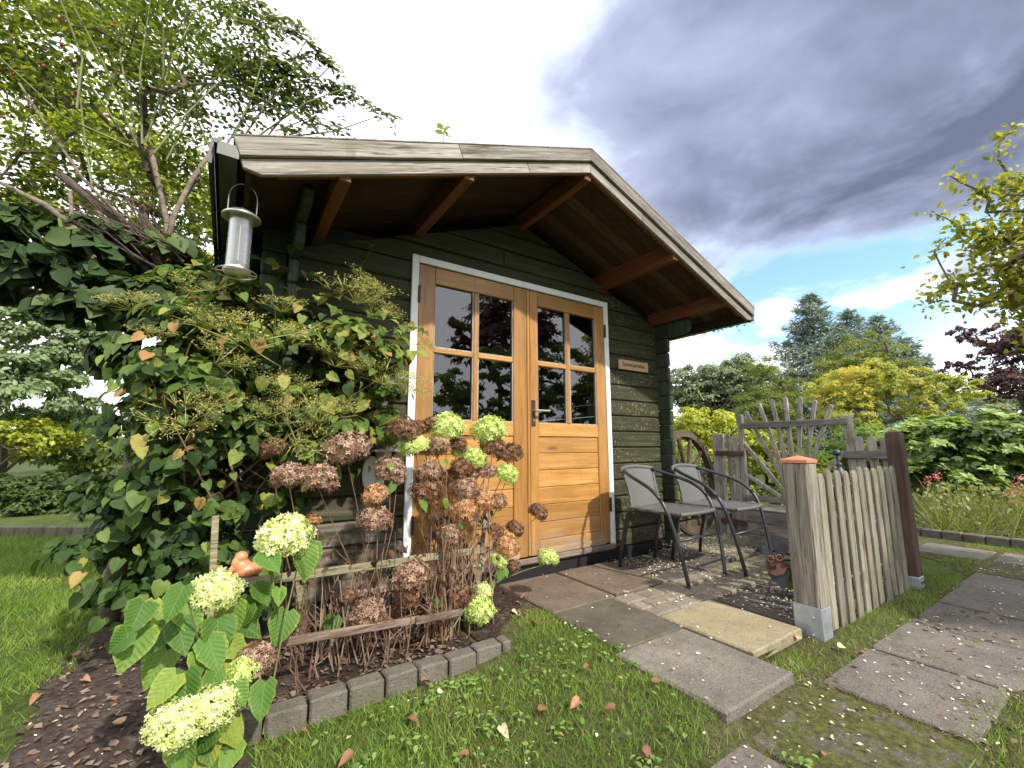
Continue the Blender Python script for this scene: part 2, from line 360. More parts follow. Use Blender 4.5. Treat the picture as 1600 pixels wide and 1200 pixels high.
M['post'] = wood('split_grey_oak_post', [(.055, .045, .035), (.165, .145, .118), (.31, .285, .24)], 'z', .85, .45, moss=((.19, .20, .10), .25), bmp=.9, stain=.25, knotcol=(.16, .08, .04))
M['brownpost'] = wood('red_brown_post', [(.048, .028, .022), (.088, .052, .040), (.14, .09, .068)], 'z', .7, .1, bmp=.4)
M['darkwood'] = wood('old_wheel_wood', [(.035, .024, .017), (.085, .06, .043), (.17, .125, .095)], 'z', .85, 0, bmp=.8)
M['planter'] = wood('planter_board', [(.10, .09, .072), (.21, .195, .16), (.33, .31, .265)], 'y', .85, .1, moss=((.08, .10, .04), .45), bmp=.6)
M['rail'] = wood('mossy_batten', [(.11, .095, .055), (.23, .205, .12), (.36, .325, .21)], 'x', .85, 0, moss=((.16, .17, .07), .4), bmp=.7, stain=.3)
M['rail2'] = wood('brown_batten', [(.07, .05, .036), (.15, .105, .078), (.24, .185, .14)], 'x', .85, 0, bmp=.7)
M['copper'] = plain('copper_cap', (.60, .235, .125), .42, .35, .12, 6)
M['galv'] = plain('galvanised_shoe', (.42, .45, .50), .42, .65, .25, 14, .1)
M['steel'] = plain('brushed_steel', (.55, .53, .50), .3, .9, .1, 12)
M['hinge'] = plain('dark_hinge', (.05, .03, .022), .5, .3)
M['tubeblack'] = plain('black_powder_coat', (.018, .020, .024), .38, 0, .1, 30, spec=.55)
M['terracotta'] = plain('terracotta', (.48, .19, .095), .38, 0, .22, 9, .2)
M['stonegrey'] = plain('cast_stone', (.30, .27, .235), .85, 0, .35, 22, .6)
M['bracket'] = plain('white_bracket', (.66, .66, .63), .55, 0, .08, 9, dirt=((.3, .29, .25), .66))
M['rust'] = plain('rusty_iron', (.115, .058, .042), .75, .25, .4, 12, .4)
M['iron'] = plain('blue_black_iron', (.045, .048, .06), .45, .5, .3, 12, .2)
M['olive'] = plain('olive_bucket', (.12, .13, .03), .6, .1, .3, 7, .2, dirt=((.07, .045, .02), .6))
M['bark'] = plain('brown_bark', (.085, .062, .045), .9, 0, .45, 30, .9)
M['barkgrey'] = plain('pale_grey_bark', (.17, .135, .10), .9, 0, .45, 30, .9)  # paler, greyer bark tone
M['stem'] = plain('dry_stem', (.15, .085, .05), .8, 0, .5, 20)
M['stemlight'] = plain('pale_dry_stem', (.26, .185, .125), .8, 0, .4, 20)
M['stemgreen'] = plain('green_stem', (.13, .15, .045), .7, 0, .35, 15)
M['chips_solid'] = plain('seed_husks', (.13, .08, .045), .9, 0, .6, 120, .8)
M['interior'] = plain('dark_interior', (.02, .018, .015), .9)
def glassmat():
    m, t, b, out = newmat('window_glass')
    gl = N(t, 'ShaderNodeBsdfGlossy'); gl.inputs['Roughness'].default_value = .015; gl.inputs[0].default_value = (.95, .97, 1, 1)
    tr = N(t, 'ShaderNodeBsdfTransparent'); tr.inputs[0].default_value = (.55, .6, .58, 1)
    fr = N(t, 'ShaderNodeFresnel'); fr.inputs[0].default_value = 1.95
    bp = N(t, 'ShaderNodeBump'); bp.inputs['Strength'].default_value = .012; bp.inputs['Distance'].default_value = .02
    L(t, noise_(t, coords(t), 5, 1), bp.inputs['Height']); L(t, bp.outputs[0], gl.inputs['Normal'])
    ms = N(t, 'ShaderNodeMixShader'); L(t, fr.outputs[0], ms.inputs[0]); L(t, tr.outputs[0], ms.inputs[1]); L(t, gl.outputs[0], ms.inputs[2])
    L(t, ms.outputs[0], out.inputs[0]); return m
M['glass'] = glassmat()
def tubeglass():
    m, t, b, out = newmat('feeder_plastic')
    gl = N(t, 'ShaderNodeBsdfGlossy'); gl.inputs['Roughness'].default_value = .12
    tr = N(t, 'ShaderNodeBsdfTransparent'); tr.inputs[0].default_value = (.9, .9, .88, 1)
    df = N(t, 'ShaderNodeBsdfDiffuse'); df.inputs[0].default_value = (.75, .77, .8, 1)
    fr = N(t, 'ShaderNodeLayerWeight'); fr.inputs[0].default_value = .35
    ms = N(t, 'ShaderNodeMixShader'); L(t, fr.outputs['Facing'], ms.inputs[0]); L(t, tr.outputs[0], ms.inputs[1]); L(t, gl.outputs[0], ms.inputs[2])
    m2 = N(t, 'ShaderNodeMixShader'); m2.inputs[0].default_value = .07; L(t, ms.outputs[0], m2.inputs[1]); L(t, df.outputs[0], m2.inputs[2]); L(t, m2.outputs[0], out.inputs[0]); return m
M['feederglass'] = tubeglass()
def wicker():
    m, t, b, _ = newmat('grey_wicker')
    tcn = N(t, 'ShaderNodeTexCoord'); w = N(t, 'ShaderNodeTexWave', wave_type='BANDS', bands_direction='X'); w.inputs['Scale'].default_value = 42
    w2 = N(t, 'ShaderNodeTexWave', wave_type='BANDS', bands_direction='DIAGONAL'); w2.inputs['Scale'].default_value = 60
    L(t, tcn.outputs['Object'], w.inputs[0]); L(t, tcn.outputs['Object'], w2.inputs[0])
    k = mth(t, 'MULTIPLY', w.outputs['Fac'], w2.outputs['Fac'])
    c = ramp(t, k, [(0, (.045, .045, .043)), (.5, (.14, .14, .135)), (1, (.27, .27, .26))])
    L(t, c, b.inputs['Base Color']); b.inputs['Roughness'].default_value = .55; bump(t, b, k, .5, .003); return m
M['wicker'] = wicker()
def slabmat(name, base, fleck=.3, moss=.0, warm=(.2, .17, .12), litter=0.0):
    m, t, b, _ = newmat(name); v = coords(t, (1, 1, 1)); v2 = coords(t, (1, 1, 1), True)
    n = noise_(t, v, 5, 8, .7); f = noise_(t, v, 120, 3, .6); s = noise_(t, v2, 2.5, 4, .6)
    c = ramp(t, n, [(.3, tuple(x*.62 for x in base)), (.52, base), (.72, tuple(x*1.4 for x in base))])
    c = mixc(t, mrange(t, s, .48, .7, 0, .6), c, warm)
    c = mixc(t, mrange(t, f, .62, .70, 0, fleck), c, (.42, .38, .33))
    c = mixc(t, mrange(t, noise_(t, v, 70, 2, .5), .40, .30, 0, .6), c, tuple(x*.35 for x in base))
    c = mixc(t, mrange(t, noise_(t, v, 14, 6, .8, 1.0), .56, .66, 0, .55), c, tuple(x*.5 for x in base))
    if moss:
        mm = noise_(t, v, 9, 9, .85); c = mixc(t, mrange(t, mm, .66-.3*moss, .74-.25*moss, 0, .92), c, ramp(t, noise_(t, v, 40, 4), [(.3, (.022, .026, .008)), (.7, (.095, .105, .018))]))
    L(t, c, b.inputs['Base Color']); b.inputs['Roughness'].default_value = .9; b.inputs['Specular IOR Level'].default_value = .2
    bump(t, b, mth(t, 'ADD', f, mth(t, 'MULTIPLY', n, 2)), .8, .006); return m
M['slab_brown'] = slabmat('warm_brown_slab', (.135, .105, .08), .15, 0, (.11, .095, .06))
M['slab_moss'] = slabmat('dull_green_slab', (.095, .085, .068), .1, .35, (.10, .11, .04))
M['slab_grey'] = slabmat('rough_grey_slab', (.165, .148, .125), .7, .2, (.10, .085, .08))
M['slab_yellow'] = slabmat('yellowish_slab', (.27, .23, .15), .3, 0, (.22, .18, .08))
M['slab_dark'] = slabmat('dark_speckled_slab', (.10, .088, .078), .5, .1, (.08, .07, .055))
M['paver'] = slabmat('small_paver', (.21, .18, .14), .3, .12, (.16, .14, .09))
M['paver_moss'] = slabmat('mossy_paver', (.19, .17, .12), .3, .55, (.15, .14, .06))
M['path_slab'] = slabmat('path_slab', (.14, .124, .11), .55, .42, (.10, .09, .07))
M['path_moss'] = slabmat('mossy_path_slab', (.10, .088, .07), .5, .85, (.07, .065, .03))
M['edging'] = slabmat('edging_block', (.125, .112, .092), .35, .38, (.09, .085, .05))
def soilmat(name, a, b_, c_, sc=30):
    m, t, b, _ = newmat(name); v = coords(t, offset_random=False)
    n = noise_(t, v, sc, 8, .75); n2 = noise_(t, v, 4, 4, .6)
    c = ramp(t, mth(t, 'ADD', mth(t, 'MULTIPLY', n, .75), mth(t, 'MULTIPLY', n2, .25)), [(.36, a), (.5, b_), (.64, c_)])
    L(t, c, b.inputs['Base Color']); b.inputs['Roughness'].default_value = 1; b.inputs['Specular IOR Level'].default_value = .1
    bump(t, b, n, 1.0, .03); return m
M['soil'] = soilmat('dark_soil', (.022, .016, .012), (.055, .040, .031), (.13, .10, .08))
M['dirt'] = soilmat('gritty_soil', (.05, .036, .03), (.105, .08, .068), (.20, .16, .135), 45)
M['mossdirt'] = soilmat('mossy_joint', (.03, .03, .012), (.085, .08, .03), (.20, .175, .09), 40)
M['turf'] = soilmat('turf_base', (.04, .055, .014), (.085, .12, .028), (.15, .16, .06), 35)
M['far'] = soilmat('distant_garden_ground', (.03, .045, .012), (.05, .07, .02), (.09, .10, .04), 3)
# foliage colours: (dark, mid, light...) over the 'tint' attribute
M['vine'] = leafmat('vine_leaf_mass', [(0, (.018, .040, .010)), (.4, (.05, .098, .02)), (.68, (.12, .18, .03)), (.86, (.26, .26, .05)), (1, (.34, .17, .07))], .3, .55, .25)
M['vine_leaf'] = leafmat_obj('vine_leaf', [(0, (.025, .055, .013)), (.4, (.06, .12, .024)), (.68, (.13, .20, .035)), (.86, (.28, .29, .055)), (1, (.36, .19, .08))], .25, (.24, .13, .05))
M['umbel'] = leafmat('umbel_stalks', [(0, (.20, .22, .045)), (.6, (.30, .31, .08)), (1, (.42, .33, .15))], .2)
M['hyd_leaf'] = leafmat_obj('hydrangea_leaf', [(0, (.045, .115, .018)), (.5, (.085, .18, .028)), (.85, (.14, .235, .036)), (1, (.26, .29, .05))], .3, (.34, .38, .06))
M['floret_white'] = leafmat('cream_florets', [(0, (.40, .48, .14)), (.4, (.62, .66, .30)), (1, (.86, .86, .62))], .25, .6, .2)
M['floret_lime'] = leafmat('lime_florets', [(0, (.28, .38, .08)), (.45, (.50, .60, .19)), (1, (.74, .78, .40))], .25, .6, .2)
M['floret_brown'] = leafmat('brown_florets', [(0, (.06, .03, .016)), (.5, (.16, .082, .045)), (1, (.36, .21, .13))], .15, .65, .2)
M['floret_pink'] = leafmat('dusty_pink_florets', [(0, (.11, .058, .035)), (.5, (.29, .175, .12)), (1, (.55, .40, .31))], .2, .65, .2)
M['floret_rust'] = leafmat('rust_florets', [(0, (.24, .10, .04)), (.5, (.46, .235, .11)), (1, (.66, .48, .27))], .2, .65, .2)
M['floret_half'] = leafmat('half_faded_florets', [(0, (.13, .06, .035)), (.42, (.28, .16, .11)), (.5, (.52, .56, .22)), (1, (.78, .78, .45))], .2, .65, .2)
M['dryleaf'] = leafmat('dry_leaf', [(0, (.045, .026, .018)), (.6, (.11, .06, .04)), (1, (.22, .12, .07))], .1, .7, .2)
M['fallen'] = leafmat_obj('fallen_leaf', [(0, (.16, .07, .04)), (.5, (.32, .16, .09)), (.8, (.42, .28, .16)), (1, (.50, .45, .28))], .05)
M['grass'] = leafmat('grass_blade', [(0, (.07, .14, .02)), (.5, (.17, .27, .042)), (.82, (.29, .37, .075)), (1, (.42, .39, .19))], .3, .5, .3)
M['grass_dry'] = leafmat('dry_grass_blade', [(0, (.10, .12, .03)), (.5, (.22, .22, .09)), (1, (.42, .36, .22))], .2, .6, .3)
M['weed'] = leafmat('lawn_weed_leaf', [(0, (.09, .16, .035)), (.5, (.16, .26, .06)), (1, (.26, .37, .11))], .3, .45, .3)
M['rose'] = leafmat('rose_leaf', [(0, (.032, .05, .02)), (.45, (.075, .105, .028)), (.75, (.19, .21, .035)), (1, (.55, .40, .04))], .55, .4, .4)
M['hip'] = plain('rose_hip', (.15, .012, .014), .3)
def fm(name, a, b, c, d=None, tr=.3):
    M[name] = leafmat(name+'_foliage', [(0, a), (.45, b), (.8, c), (1, d or c)], tr, .5, .3)
fm('oak', (.09, .11, .06), (.18, .22, .12), (.27, .31, .17))
fm('yew', (.055, .08, .02), (.14, .18, .035), (.23, .27, .055))
fm('spruce', (.10, .14, .13), (.18, .235, .22), (.28, .34, .32), tr=.15)
fm('thuja', (.08, .11, .025), (.17, .21, .04), (.26, .29, .06), tr=.25)
fm('yellow', (.12, .16, .02), (.33, .36, .035), (.55, .54, .09), (.70, .66, .20), .4)
fm('maple', (.11, .15, .04), (.27, .31, .07), (.50, .43, .09), (.62, .26, .06), .45)
fm('redshrub', (.07, .10, .02), (.17, .22, .03), (.34, .34, .045), (.46, .12, .04), .4)
fm('rhodo', (.09, .16, .035), (.21, .30, .08), (.32, .41, .15), (.42, .48, .22), .3)
fm('purple', (.04, .02, .026), (.095, .048, .055), (.17, .09, .095), tr=.3)
fm('apple', (.08, .105, .018), (.20, .22, .028), (.40, .37, .045), (.55, .46, .08), .4)
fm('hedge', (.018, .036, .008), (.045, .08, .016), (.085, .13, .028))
fm('lush', (.055, .10, .025), (.14, .21, .045), (.25, .31, .07), (.42, .42, .09), .4)
fm('pale', (.11, .16, .08), (.20, .27, .14), (.31, .38, .22), tr=.4)
fm('perennial', (.08, .12, .03), (.18, .21, .07), (.30, .29, .14), (.42, .34, .24), .3)
fm('pinkflower', (.45, .12, .14), (.62, .20, .22), (.7, .3, .3), tr=.2)
fm('litter', (.30, .24, .15), (.55, .48, .32), (.78, .74, .60), tr=.1)
fm('chips', (.05, .03, .02), (.13, .085, .06), (.24, .17, .13), tr=.05)

# ------------------------------------------------------------------ scattered geometry (numpy)
def T_heart():
    v = [(0,0,0),(0,.5,-.05),(0,1,-.16),(-.3,-.10,.03),(-.50,.16,.10),(-.44,.52,.07),(-.2,.82,-.03),(.3,-.10,.03),(.50,.16,.10),(.44,.52,.07),(.2,.82,-.03)]
    f = [(0,1,4,3),(1,5,4,4),(1,6,5,5),(1,2,6,6),(0,7,8,1),(1,8,9,9),(1,9,10,10),(1,10,2,2)]
    return v, f
def T_leaf():
    v = [(0,0,0),(0,.5,-.04),(0,1,-.12),(-.24,.25,.05),(-.26,.6,.03),(.24,.25,.05),(.26,.6,.03)]
    f = [(0,1,4,3),(1,2,4,4),(0,5,6,1),(1,6,2,2)]
    return v, f
def T_quad():
    v = [(0,0,0),(-.3,.45,.07),(0,1,-.06),(.3,.45,.07)]
    return v, [(0,3,2,1)]
def T_long():
    v = [(0,0,0),(-.11,.4,.03),(0,1,-.12),(.11,.4,.03)]
    return v, [(0,3,2,1)]
def T_blade():
    v = [(-.035,0,0),(.035,0,0),(-.028,.5,.06),(.028,.5,.06),(0,1,.28)]
    return v, [(0,1,3,2),(2,3,4,4)]
def T_stalk():
    v = [(-.009,0,0),(.009,0,0),(-.008,.5,.08),(.008,.5,.08),(0,1,.34)]
    return v, [(0,1,3,2),(2,3,4,4)]
def T_petals():
    v = [(0,0,0)]; f = []
    for k in range(4):
        a = k*math.pi/2; i = len(v)
        for da, rr, z in ((-.5, .55, .12), (0, 1.0, .22), (.5, .55, .12)):
            v.append((math.cos(a+da)*rr, math.sin(a+da)*rr, z))
        f.append((0, i, i+1, i+2))
    return v, f
TEMPL = {k: (np.array(v, float), f) for k, (v, f) in dict(heart=T_heart(), leaf=T_leaf(), quad=T_quad(), long=T_long(), blade=T_blade(), stalk=T_stalk(), petals=T_petals()).items()}
def unit(a): return a/(np.linalg.norm(a, axis=-1, keepdims=True)+1e-9)
def frames(nrm, direc):
    """z = leaf normal, y = leaf tip direction"""
    z = unit(nrm); y = unit(direc - z*(direc*z).sum(-1, keepdims=True)); x = np.cross(y, z); return np.stack([x, y, z], -1)
def scatter_mesh(name, tmpl, P, Nn, D, S, tint, squash=None):
    V, F = TEMPL[tmpl]; n = len(P); k = len(V); Fm = frames(Nn, D)
    S = np.broadcast_to(np.asarray(S, float), (n,))
    W = np.einsum('nij,kj->nki', Fm, V)*S[:, None, None]+P[:, None, :]
    quads = [tuple(dict.fromkeys(q)) for q in F]; lens = np.array([len(q) for q in quads]); flat = np.concatenate([np.array(q) for q in quads])
    loops = (flat[None, :]+np.arange(n)[:, None]*k).ravel(); tot = np.tile(lens, n); start = np.concatenate([[0], np.cumsum(tot)[:-1]])
    me = bpy.data.meshes.new(name); me.vertices.add(n*k); me.vertices.foreach_set('co', W.astype(np.float32).ravel())
    me.loops.add(len(loops)); me.loops.foreach_set('vertex_index', loops.astype(np.int32))
    me.polygons.add(len(tot)); me.polygons.foreach_set('loop_start', start.astype(np.int32)); me.polygons.foreach_set('loop_total', tot.astype(np.int32))
    me.update(calc_edges=True)
    at = me.attributes.new('tint', 'FLOAT', 'POINT'); at.data.foreach_set('value', np.repeat(np.clip(tint, 0, 1), k).astype(np.float32))
    return me
def scatter(name, tmpl, P, Nn, D, S, tint, mat, parent=None, kind='stuff'):
    P = np.asarray(P, float); off = np.array(origin_of(parent)) if parent else 0
    me = scatter_mesh(name, tmpl, P-off, Nn, D, S, tint)
    return obj(name, me, mat, parent, kind=kind)
def rdir(n): return unit(rng.normal(size=(n, 3)))
def clumps(ells, n, ncl=60, cr=.22, up=.35, shell=.55):
    """points in leafy clumps spread over ellipsoids [(centre, radii)]; returns points and outward normals"""
    vol = np.array([np.prod(e[1])**(2/3) for e in ells]); vol = vol/vol.sum(); Ps = []; Ns = []
    for (c, r), w in zip(ells, vol):
        c = np.array(c, float); r = np.array(r, float); m = max(4, int(ncl*w)); q = rdir(m); rad = rng.uniform(shell, 1.0, (m, 1))
        cc = c+q*r*rad; k = int(n*w); idx = rng.integers(0, m, k); csz = np.minimum(r.min()*cr*rng.uniform(.6, 1.5, m), 10)
        o = rdir(k); o[:, 2] = np.where(o[:, 2] < -.2, -o[:, 2]*up, o[:, 2]); rr = rng.uniform(.55, 1.05, (k, 1))
        Ps.append(cc[idx]+o*rr*csz[idx][:, None]*np.array([1.15, 1.15, .8])); Ns.append(unit(o+q[idx]*.5+np.array([0, 0, .45])))
    return np.concatenate(Ps), np.concatenate(Ns)
def foliage(name, ells, n, size, mat, parent=None, tmpl='quad', ncl=60, cr=.22, droop=.5, rand=.6, tint=None, kind='stuff', shell=.55):
    P, Q = clumps(ells, n, ncl, cr, shell=shell); n = len(P); nn = unit(Q+rdir(n)*rand); D = rdir(n)+Q*.6+np.array([0, 0, -droop])
    hz = (P[:, 2]-P[:, 2].min())/(np.ptp(P[:, 2])+1e-6)
    ti = rng.beta(2, 2, n)*.85+rng.uniform(-.05, .15, n) if tint is None else tint(P, n)
    return scatter(name, tmpl, P, nn, D, size*rng.uniform(.6, 1.3, n), ti, M[mat], parent, kind)
def rand_col(P, s): # smooth spatial variation 0..1
    return np.array([mnoise.noise(Vector(p*s)) for p in P])*.5+.5
def skeleton(root, top, targets, r0=.06, thin=.004, jit=.05, steps=4, power=2.2):
    """branching towards targets; returns list of (a,b,ra,rb)"""
    root = np.array(root, float); top = np.array(top, float); nodes = [root]; par = [-1]
    for i in range(1, 6): nodes.append(root+(top-root)*i/5+rng.normal(size=3)*np.linalg.norm(top-root)*.02); par.append(i-1)
    T = sorted([np.array(t, float) for t in targets], key=lambda t: np.linalg.norm(t-top)); ends = []
    for t in T:
        A = np.array(nodes); d = np.linalg.norm(A-t, axis=1)+.25*np.linalg.norm(A-root, axis=1)*0; d[:3] += 5
        j = int(d.argmin()); a = nodes[j]; dist = np.linalg.norm(t-a); k = max(1, min(steps, int(dist/.1)))
        prev = j
        for s in range(1, k+1):
            u = s/k; p = a+(t-a)*u; p = p+rng.normal(size=3)*dist*jit*(1-u); p[2] += dist*.08*math.sin(u*math.pi)
            nodes.append(p); par.append(prev); prev = len(nodes)-1
        ends.append(prev)
    w = np.zeros(len(nodes))
    for e in ends: w[e] += 1
    for i in range(len(nodes)-1, 0, -1): w[par[i]] += w[i]
    rad = np.maximum(thin, r0*(w/w[0])**(1/power))
    return nodes, par, rad, ends
def limbs_mesh(nodes, par, rad, n=5, minr=0):
    mb = MB()
    for i in range(1, len(nodes)):
        if rad[i] < minr: continue
        mb.tube([nodes[par[i]], nodes[i]], [min(rad[par[i]], rad[i]*1.5), rad[i]], 6 if rad[i] > .015 else 4, caps=False)
    return mb
def in_ells(ells, n, lo=.45):
    vol = np.array([np.prod(e[1])**.6 for e in ells]); vol /= vol.sum(); out = []
    for (c, r), w in zip(ells, vol):
        k = max(1, int(n*w)); out.append(np.array(c)+rdir(k)*np.array(r)*rng.uniform(lo, 1, (k, 1)))
    return np.concatenate(out)

# ================================================================== GROUND
GZ = -.06
def sheet(name, poly, z, mat, kind='structure', parent=None):
    mb = MB(); mb.add([(x, y, z) for x, y in poly], [tuple(range(len(poly)))])
    o = obj(name, mb, mat, parent)
    if parent is None: o['kind'] = kind
    return o
mb = MB(); mb.add([(-250, -250, GZ-.012), (250, -250, GZ-.012), (250, 250, GZ-.012), (-250, 250, GZ-.012)], [(0, 1, 2, 3)])
obj('ground', mb, M['far'], kind='structure')
def sstep(a, b, x): u = np.clip((x-a)/(b-a), 0, 1); return u*u*(3-2*u)
def rise(x, y):
    """the near lawn swells up to the left edge of the slabs"""
    x = np.asarray(x, float); y = np.asarray(y, float)
    return .046*sstep(-.10, .42, x)*sstep(-1.82, -1.58, y)*(1-sstep(.94, 1.02, x+.0*y))+.014*sstep(.94, 1.02, x)*sstep(-1.80, -1.60, y)*(1-sstep(3.2, 3.6, x))
def blobpoly(pts, jit=.03, sub=6):
    out = []
    for i in range(len(pts)):
        a = np.array(pts[i]); b = np.array(pts[(i+1) % len(pts)])
        for k in range(sub): out.append(tuple(a+(b-a)*k/sub+rng.normal(size=2)*jit))
    return out
sheet('lawn', [(-9, -9), (8, -9), (8, 6.2), (-9, 6.2)], GZ-.006, M['turf'])
nx_, ny_ = 90, 56; vs = []
gx_ = np.linspace(-.30, 3.9, nx_); gy_ = np.linspace(-2.25, -.12, ny_)
for yv in gy_:
    for xv in gx_: vs.append((xv, yv, GZ-.004+float(rise(xv, yv))-(.02 if (xv > 1.02 and yv > -1.5) else 0)))
fs = [(j*nx_+i, j*nx_+i+1, (j+1)*nx_+i+1, (j+1)*nx_+i) for j in range(ny_-1) for i in range(nx_-1)]
M['swell'] = soilmat('worn_turf_base', (.045, .045, .018), (.10, .105, .04), (.19, .165, .09), 45)
obj('near_lawn', MB().add(vs, fs), M['swell'], kind='structure', smooth=True)
sheet('flower_bed_soil', [(-.84, -.84), (.12, -.84), (.12, .02), (-.84, .02)], GZ+.012, M['soil'])
vs = []; gx2 = np.linspace(.121, .60, 20); gy2 = np.linspace(-.80, -.02, 24)
for yv in gy2:
    for k_, xv in enumerate(gx2):
        lim = .16+.46*sstep(-.82, -.35, yv); xx = .121+(lim-.121)*k_/19; vs.append((xx+rng.normal()*.004, yv, GZ+.003+float(rise(xx, yv))+abs(rng.normal())*.003))
obj('bed_corner_soil', MB().add(vs, [(j*20+i, j*20+i+1, (j+1)*20+i+1, (j+1)*20+i) for j in range(23) for i in range(19)]), M['soil'], kind='structure')
sheet('bare_soil', blobpoly([(-.86, -2.4), (-.80, -1.4), (-.78, -.97), (-.82, -.9), (-.84, .4), (-1.45, .6), (-1.5, .1), (-1.42, -.3), (-1.46, -.8), (-1.5, -2.4)], .025), GZ-.001, M['dirt'])
sheet('garden_path', blobpoly([(.05, -2.25), (.1, -1.74), (.55, -1.74), (1.1, -1.74), (2.4, -1.74), (3.6, -1.68), (4.1, -1.3), (4.7, -.6), (5.1, .5), (5.0, -2.6), (2.6, -2.28), (1.3, -2.2)], .025), GZ-.001, M['mossdirt'])
sheet('gravel_surface', blobpoly([(3.42, .9), (3.42, -1.4), (4.0, -1.35), (4.5, -.6), (5.0, .9)], .03), GZ+.002, M['mossdirt'])

# patio slabs ------------------------------------------------------
patio = thing('patio', None, None); patio['kind'] = 'structure'
def slab(name, x0, x1, y0, y1, mat, top=0.0, th=.085, parent=patio, ch=.007, tilt=None):
    jx = rng.normal(size=4)*.003; z = top+rng.normal()*.0015
    cx, cy = (x0+x1)/2, (y0+y1)/2
    def fn(u, v, d):
        return (u, v, z+d+(tilt[0]*(u-cx)+tilt[1]*(v-cy) if tilt else 0))
    # subdivided edge for a slightly chipped outline
    pts = []
    cor = [(x0, y0), (x1, y0), (x1, y1), (x0, y1)]
    for i in range(4):
        a = np.array(cor[i]); b = np.array(cor[(i+1) % 4])
        for k in range(5):
            p = a+(b-a)*k/5
            if k: p = p+(np.array((cx, cy))-p)*abs(rng.normal())*.006
            else: p = p+(np.array((cx, cy))-p)*.012
            pts.append(tuple(p))
    mb = MB().prism(pts, fn, 0, -th, ch)
    o = obj(name, mb, mat, parent); return o
g = .008
slab('paving_slab', .575, 1.045, -.695, -.13, M['slab_brown'])
slab('paving_slab', 1.06, 1.55, -.685, -.13, M['slab_brown'], .002)
slab('paving_slab', .555, .99, -1.185, -.705, M['slab_moss'], 0, tilt=(0, .006))
slab('paving_slab', .50, .97, -1.69, -1.195, M['slab_grey'], .001, tilt=(0, .004))
slab('paving_slab', 1.005, 1.455, -1.515, -1.03, M['slab_yellow'], -.002)
for i, (x0, x1, y0, y1, mt) in enumerate([(1.565, 2.05, -.66, -.13, 'slab_dark'), (2.06, 2.50, -.62, -.1, 'slab_dark'), (1.50, 1.98, -1.50, -1.06, 'slab_dark'), (1.99, 2.45, -1.50, -1.06, 'slab_dark'), (2.46, 2.92, -1.50, -1.06, 'slab_dark'), (2.51, 2.98, -.6, -.1, 'paver_moss'), (2.51, 2.98, -.08, .42, 'slab_dark'), (2.99, 3.42, -.46, .0, 'paver_moss'), (2.99, 3.42, .01, .42, 'paver_moss')]):
    slab('paving_slab', x0, x1, y0, y1, M[mt], -.004)
# little pavers fill the strips between the slabs
def pavers(x0, x1, y0, y1, lx, ly, mat, off=0.0):
    r_ = 0; y = y0
    while y < y1-.02:
        x = x0-(off if r_ % 2 else 0); yy = min(y+ly, y1)
        while x < x1-.01:
            a, b = max(x, x0), min(x+lx, x1)
            if b-a > .03: slab('paving_brick', a+.003, b-.003, y+.003, yy-.003, M[mat], -.003+rng.normal()*.002, .07, ch=.008)
            x += lx
        y += ly; r_ += 1
pavers(1.005, 2.0, -1.022, -.82, .20, .10, 'paver', .10)
pavers(1.005, 1.55, -.82, -.70, .18, .12, 'paver', .09)
pavers(2.0, 2.95, -1.052, -.66, .20, .10, 'paver_moss', .10)
pavers(1.56, 2.0, -.818, -.67, .11, .10, 'paver', .05)
sheet('patio_bed', [(.62, -1.6), (1.44, -1.48), (2.9, -1.48), (3.4, -.4), (3.4, .4), (2.5, .4), (2.5, -.12), (.62, -.12)], -.03, M['mossdirt'], parent=patio)
# garden path slabs (flush with the grass) ---------------------------
path = thing('path_paving', None, None); path['kind'] = 'structure'
for (x0, x1, y0, y1, mt, dz) in [(x0_-.002, x1_-.006, y0_, y1_, m__, d__) for (x0_, x1_, y0_, y1_, m__, d__) in [(.02, .50, -2.2, -1.745, 'path_slab', 0), (.52, 1.08, -2.18, -1.735, 'path_moss', -.002), (1.10, 1.61, -2.16, -1.725, 'path_slab', .004), (1.63, 2.15, -2.18, -1.72, 'path_slab', .003),
                            (2.17, 2.68, -2.2, -1.72, 'path_slab', -.001), (2.70, 3.22, -2.2, -1.72, 'path_slab', .002), (3.24, 3.74, -2.2, -1.70, 'path_slab', 0), (3.78, 4.28, -2.22, -1.66, 'path_moss', 0), (4.31, 4.8, -2.2, -1.7, 'path_slab', 0), (4.3, 4.8, -1.66, -1.2, 'path_slab', 0)]]:
    slab('path_slab', x0, x1, y0, y1, M[mt], GZ+.006+dz, .05, parent=path, ch=.006)

# ================================================================== SHED
WH, S, ZR, CX, HR, YF = .136, .3833, 2.769, .875, 1.889, -.764
shed = thing('garden_shed', 'dark green log shed with honey brown double door and weathered gable roof', 'shed', (CX, 1.1, 0))
ztop = lambda x: ZR-S*abs(x-CX)
cs = 1/math.sqrt(1+S*S)
XL, XR = -.69, 2.44; DEPTH = 2.3
dx0, dx1, dzt = -.02, 1.770, 2.128      # door opening incl. trim
zb = .045
plate = lambda u, v, d: (u, d, v)
def clip(poly, a, b, c):  # keep a*x+b*z<=c
    out = []
    for i in range(len(poly)):
        p, q = poly[i-1], poly[i]; fp, fq = a*p[0]+b*p[1]-c, a*q[0]+b*q[1]-c
        if (fp <= 0) != (fq <= 0): t_ = fp/(fp-fq); out.append((p[0]+(q[0]-p[0])*t_, p[1]+(q[1]-p[1])*t_))
        if fq <= 0: out.append(q)
    return out
zs = zb; row = 0
rf = ZR-.155      # underside line of roof at the ridge
cells = []
